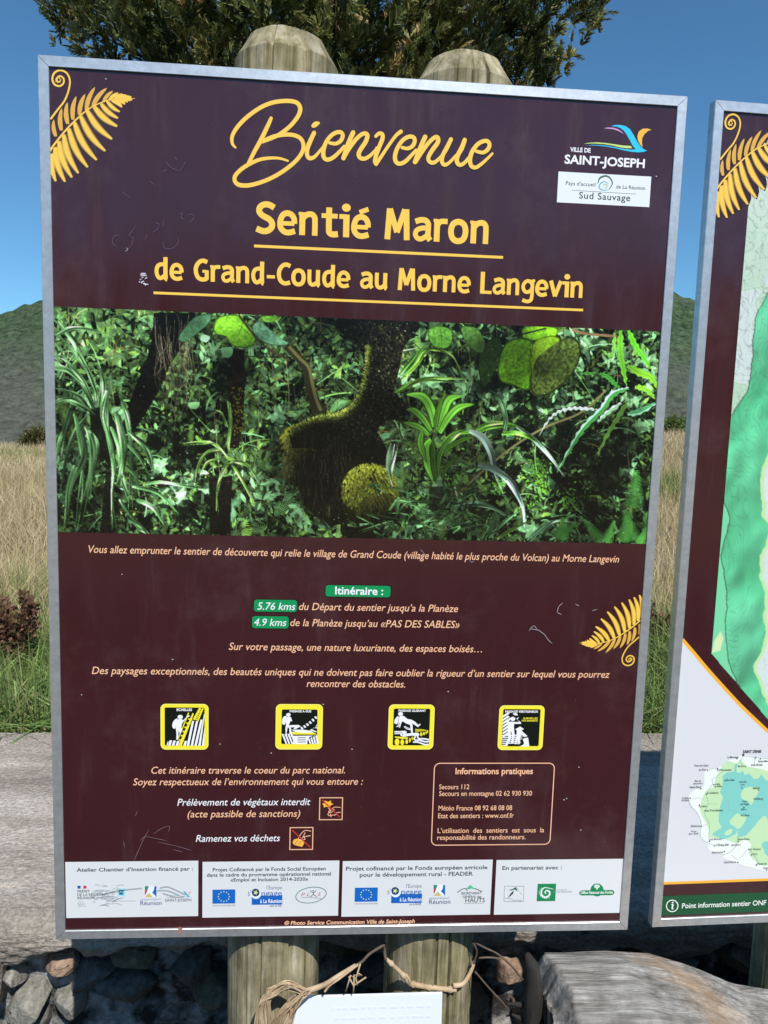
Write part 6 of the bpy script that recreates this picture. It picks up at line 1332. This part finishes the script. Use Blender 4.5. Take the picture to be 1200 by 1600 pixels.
mb.tube([inv @ (on_plane(a, b_, tuple(LA-back*.10), (0, 1, 0))-cenA) for a, b_, _ in pts], [c_ for _, _, c_ in pts], 7); mb.build('bark_strip', m_dark, log, True)
mb = MB()
for a in (((833, 1545), (815, 1570), (800, 1574)), ((833, 1566), (812, 1570), (790, 1568)), ((834, 1600), (815, 1592), (800, 1585)), ((838, 1592), (850, 1596), (862, 1604))): mb.tube([inv @ (on_plane(p_[0], p_[1], tuple(LA-back*.09), (0, 1, 0))-cenA) for p_ in a], [.006, .004, .0015], 5)
mb.build('thorny_splinters', m_dark, log, True)

# ================================================================== SMALL NOTICE PLATE, DRY VINES
m_notice = plain('notice_face', (232, 240, 246), .35)
TRn, TLn = on_y(691.5, 1551.5, -.012), on_y(451, 1558, -.012)
notice = empty('small_notice', (float((TRn.x+TLn.x)/2), -.012, 0)); tag(notice, 'small plain white notice plate with faded print, leaning against the posts below the board', 'notice')
wN = TRn.x-TLn.x; zN = (TRn.z+TLn.z)/2; tilt = math.atan2(TRn.z-TLn.z, wN)
F = Flat(lambda p_: np.asarray(p_, float)); 
def nrect(a, e, d, bt, y0, y1, mat, name):
    mb = MB(); mb.box((a, y0, e), (d, y1, bt)); o = mb.build(name, mat, notice); return o
pl = nrect(-wN/2, -.24, wN/2, 0, 0, .004, m_notice, 'plate'); pl.location = (0, 0, zN); pl.rotation_euler = (math.radians(-4), -tilt, 0)
bv = pl.modifiers.new('bevel', 'BEVEL'); bv.width = .0012; bv.segments = 2
m_ghost = plain('faded_print', (225, 234, 240), .5)
mb = MB(); rr3 = random.Random(4)
for row in range(7):
    x = -.055+rr3.uniform(0, .01)
    while x < wN/2-.02:
        l = rr3.uniform(.004, .013); mb.add([(x, -.0004, -.022-row*.016), (x+l, -.0004, -.022-row*.016), (x+l, -.0004, -.0185-row*.016), (x, -.0004, -.0185-row*.016)], [(0, 1, 2, 3)]); x += l+rr3.uniform(.002, .006)
gh = mb.build('faded_lines', m_ghost, pl); gh['kind'] = 'stuff'
mb = MB(); mb.box((-.02, .005, 0), (.02, .022, zN-.05)); mb.build('stake', m_post, notice)
m_straw = noisy('dry_straw', [(.3, (.30, .20, .11)), (.7, (.62, .48, .32))], scale=(40, 40, 40), rough=.85, bump=.3, bscale=(90, 90, 90), bdist=.002)
m_twig = noisy('dry_twig', [(.3, (.05, .04, .03)), (.7, (.16, .12, .09))], scale=(40, 40, 40), rough=.9, bump=.4, bscale=(90, 90, 90), bdist=.002)
def Y(pts, y): return [on_y(a, b_, (y if np.isscalar(y) else y[k])) for k, (a, b_) in enumerate(pts)]
def smv(P_, n_=5):
    P_ = np.array([p_[:] for p_ in P_]); out = []
    for i_ in range(len(P_)-1):
        a, b_, c_, d_ = P_[max(i_-1, 0)], P_[i_], P_[i_+1], P_[min(i_+2, len(P_)-1)]
        for k in range(n_):
            t_ = k/n_; out.append(.5*((2*b_)+(-a+c_)*t_+(2*a-5*b_+4*c_-d_)*t_*t_+(-a+3*b_-3*c_+d_)*t_**3))
    out.append(P_[-1]); return [Vector(o_) for o_ in out]
vine = empty('dry_vine', (-.06, .02, .7)); tag(vine, 'dry straw coloured vine with a drooping fibre tuft on the white notice', 'dry vine')
def loc(P_, e_): return [p_-e_.location for p_ in P_]
rv = random.Random(9)
mb = MB(); mb.tube(loc(smv(Y([(601, 1476), (578, 1490), (565, 1503), (545, 1514)], (.03, .015, .0, -.01))), vine), [.0022]*16, 6); mb.build('dark_stem', m_twig, vine, True)
mb = MB(); P_ = smv(Y([(556, 1508), (530, 1524), (508, 1538), (488, 1546), (468, 1552)], (-.01, -.018, -.022, -.026, -.03))); mb.tube(loc(P_, vine), list(np.linspace(.0030, .0048, len(P_))), 7)
mb.tube(loc(smv(Y([(560, 1507), (532, 1528), (515, 1540), (507, 1550)], (-.012, -.02, -.022, -.024))), vine), .0018, 5); mb.build('stem', m_straw, vine, True)
mb = MB()
for k in range(120):
    j = rv.uniform(-1, 1); 
    if k < 65:
        ex_ = rv.uniform(392, 432); P_ = Y([(472+rv.uniform(-6, 8), 1549+rv.uniform(-4, 5)), (448+j*6, 1534+abs(j)*7+rv.uniform(-3, 6)), (424+j*7, 1548+rv.uniform(-4, 9)), ((ex_+424)/2-6, 1575+rv.uniform(-6, 6)), (ex_, 1612+rv.uniform(0, 24))], [-.03+rv.uniform(-.008, .006) for _ in range(5)])
    else:
        ex_ = rv.uniform(405, 452); P_ = Y([(478+rv.uniform(-8, 8), 1549+rv.uniform(-4, 4)), (462+j*8, 1562+rv.uniform(-6, 6)), ((ex_+462)/2+j*5, 1585), (ex_, 1615+rv.uniform(0, 30))], [-.032+rv.uniform(-.01, .008) for _ in range(4)])
    mb.tube(loc(smv(P_, 4), vine), rv.uniform(.0005, .0014), 4)
o = mb.build('fibre_tuft', m_straw, vine, True); o['kind'] = 'stuff'
mb = MB()
for a in (((563, 1506), (556, 1530), (548, 1524), (540, 1550)), ((558, 1520), (566, 1524), (552, 1524)), ((545, 1526), (552, 1540), (557, 1537), (572, 1527)), ((553, 1524), (553, 1540), (552, 1551)), ((556, 1528), (558, 1540))): mb.tube(loc(Y(a, -.02), vine), .0013, 5)
o = mb.build('side_sprigs', m_straw, vine, True); o['kind'] = 'stuff'
v2 = empty('dry_vine', (.14, .02, .7)); tag(v2, 'thick pale vine tied in a sagging loop across the right post under the board', 'dry vine')
mb = MB(); mb.tube(loc(smv(Y([(601, 1474), (601, 1488), (603, 1500)], (.05, .02, .005))), v2), .0024, 6); mb.build('dark_stem', m_twig, v2, True)
mb = MB(); P_ = smv(Y([(603, 1498), (617, 1511), (630, 1524), (640, 1536), (655, 1540), (675, 1543), (700, 1546), (713, 1546)], (.012, .010, .012, .016, .016, .018, .018, .018))); mb.tube(loc(P_, v2), [.0028+.0018*(i_ % 7 == 3)+.0014*min(1, i_/18) for i_ in range(len(P_))], 8)
P_ = smv(Y([(708, 1540), (722, 1538), (731, 1527), (738, 1512), (741, 1502)], (.016, .02, .03, .04, .05))); mb.tube(loc(P_, v2), list(np.linspace(.0042, .0026, len(P_))), 7)
P_ = smv(Y([(634, 1522), (640, 1532), (640, 1540)], (.014, .012, .014))); mb.tube(loc(P_, v2), .002, 5); mb.build('stem', m_straw, v2, True)
mb = MB()
for a in (((738, 1471), (760, 1482), (778, 1491), (800, 1510), (820, 1535), (835, 1556)), ((738, 1471), (745, 1486), (742, 1500), (740, 1506)), ((748, 1497), (764, 1496), (782, 1498)), ((742, 1518), (765, 1545), (792, 1575), (803, 1600)), ((803, 1560), (798, 1590), (812, 1620)), ((790, 1588), (812, 1584), (826, 1586))): mb.tube(loc(smv(Y(a, .03), 4), v2), .0016, 5)
o = mb.build('side_twigs', m_twig, v2, True); o['kind'] = 'stuff'
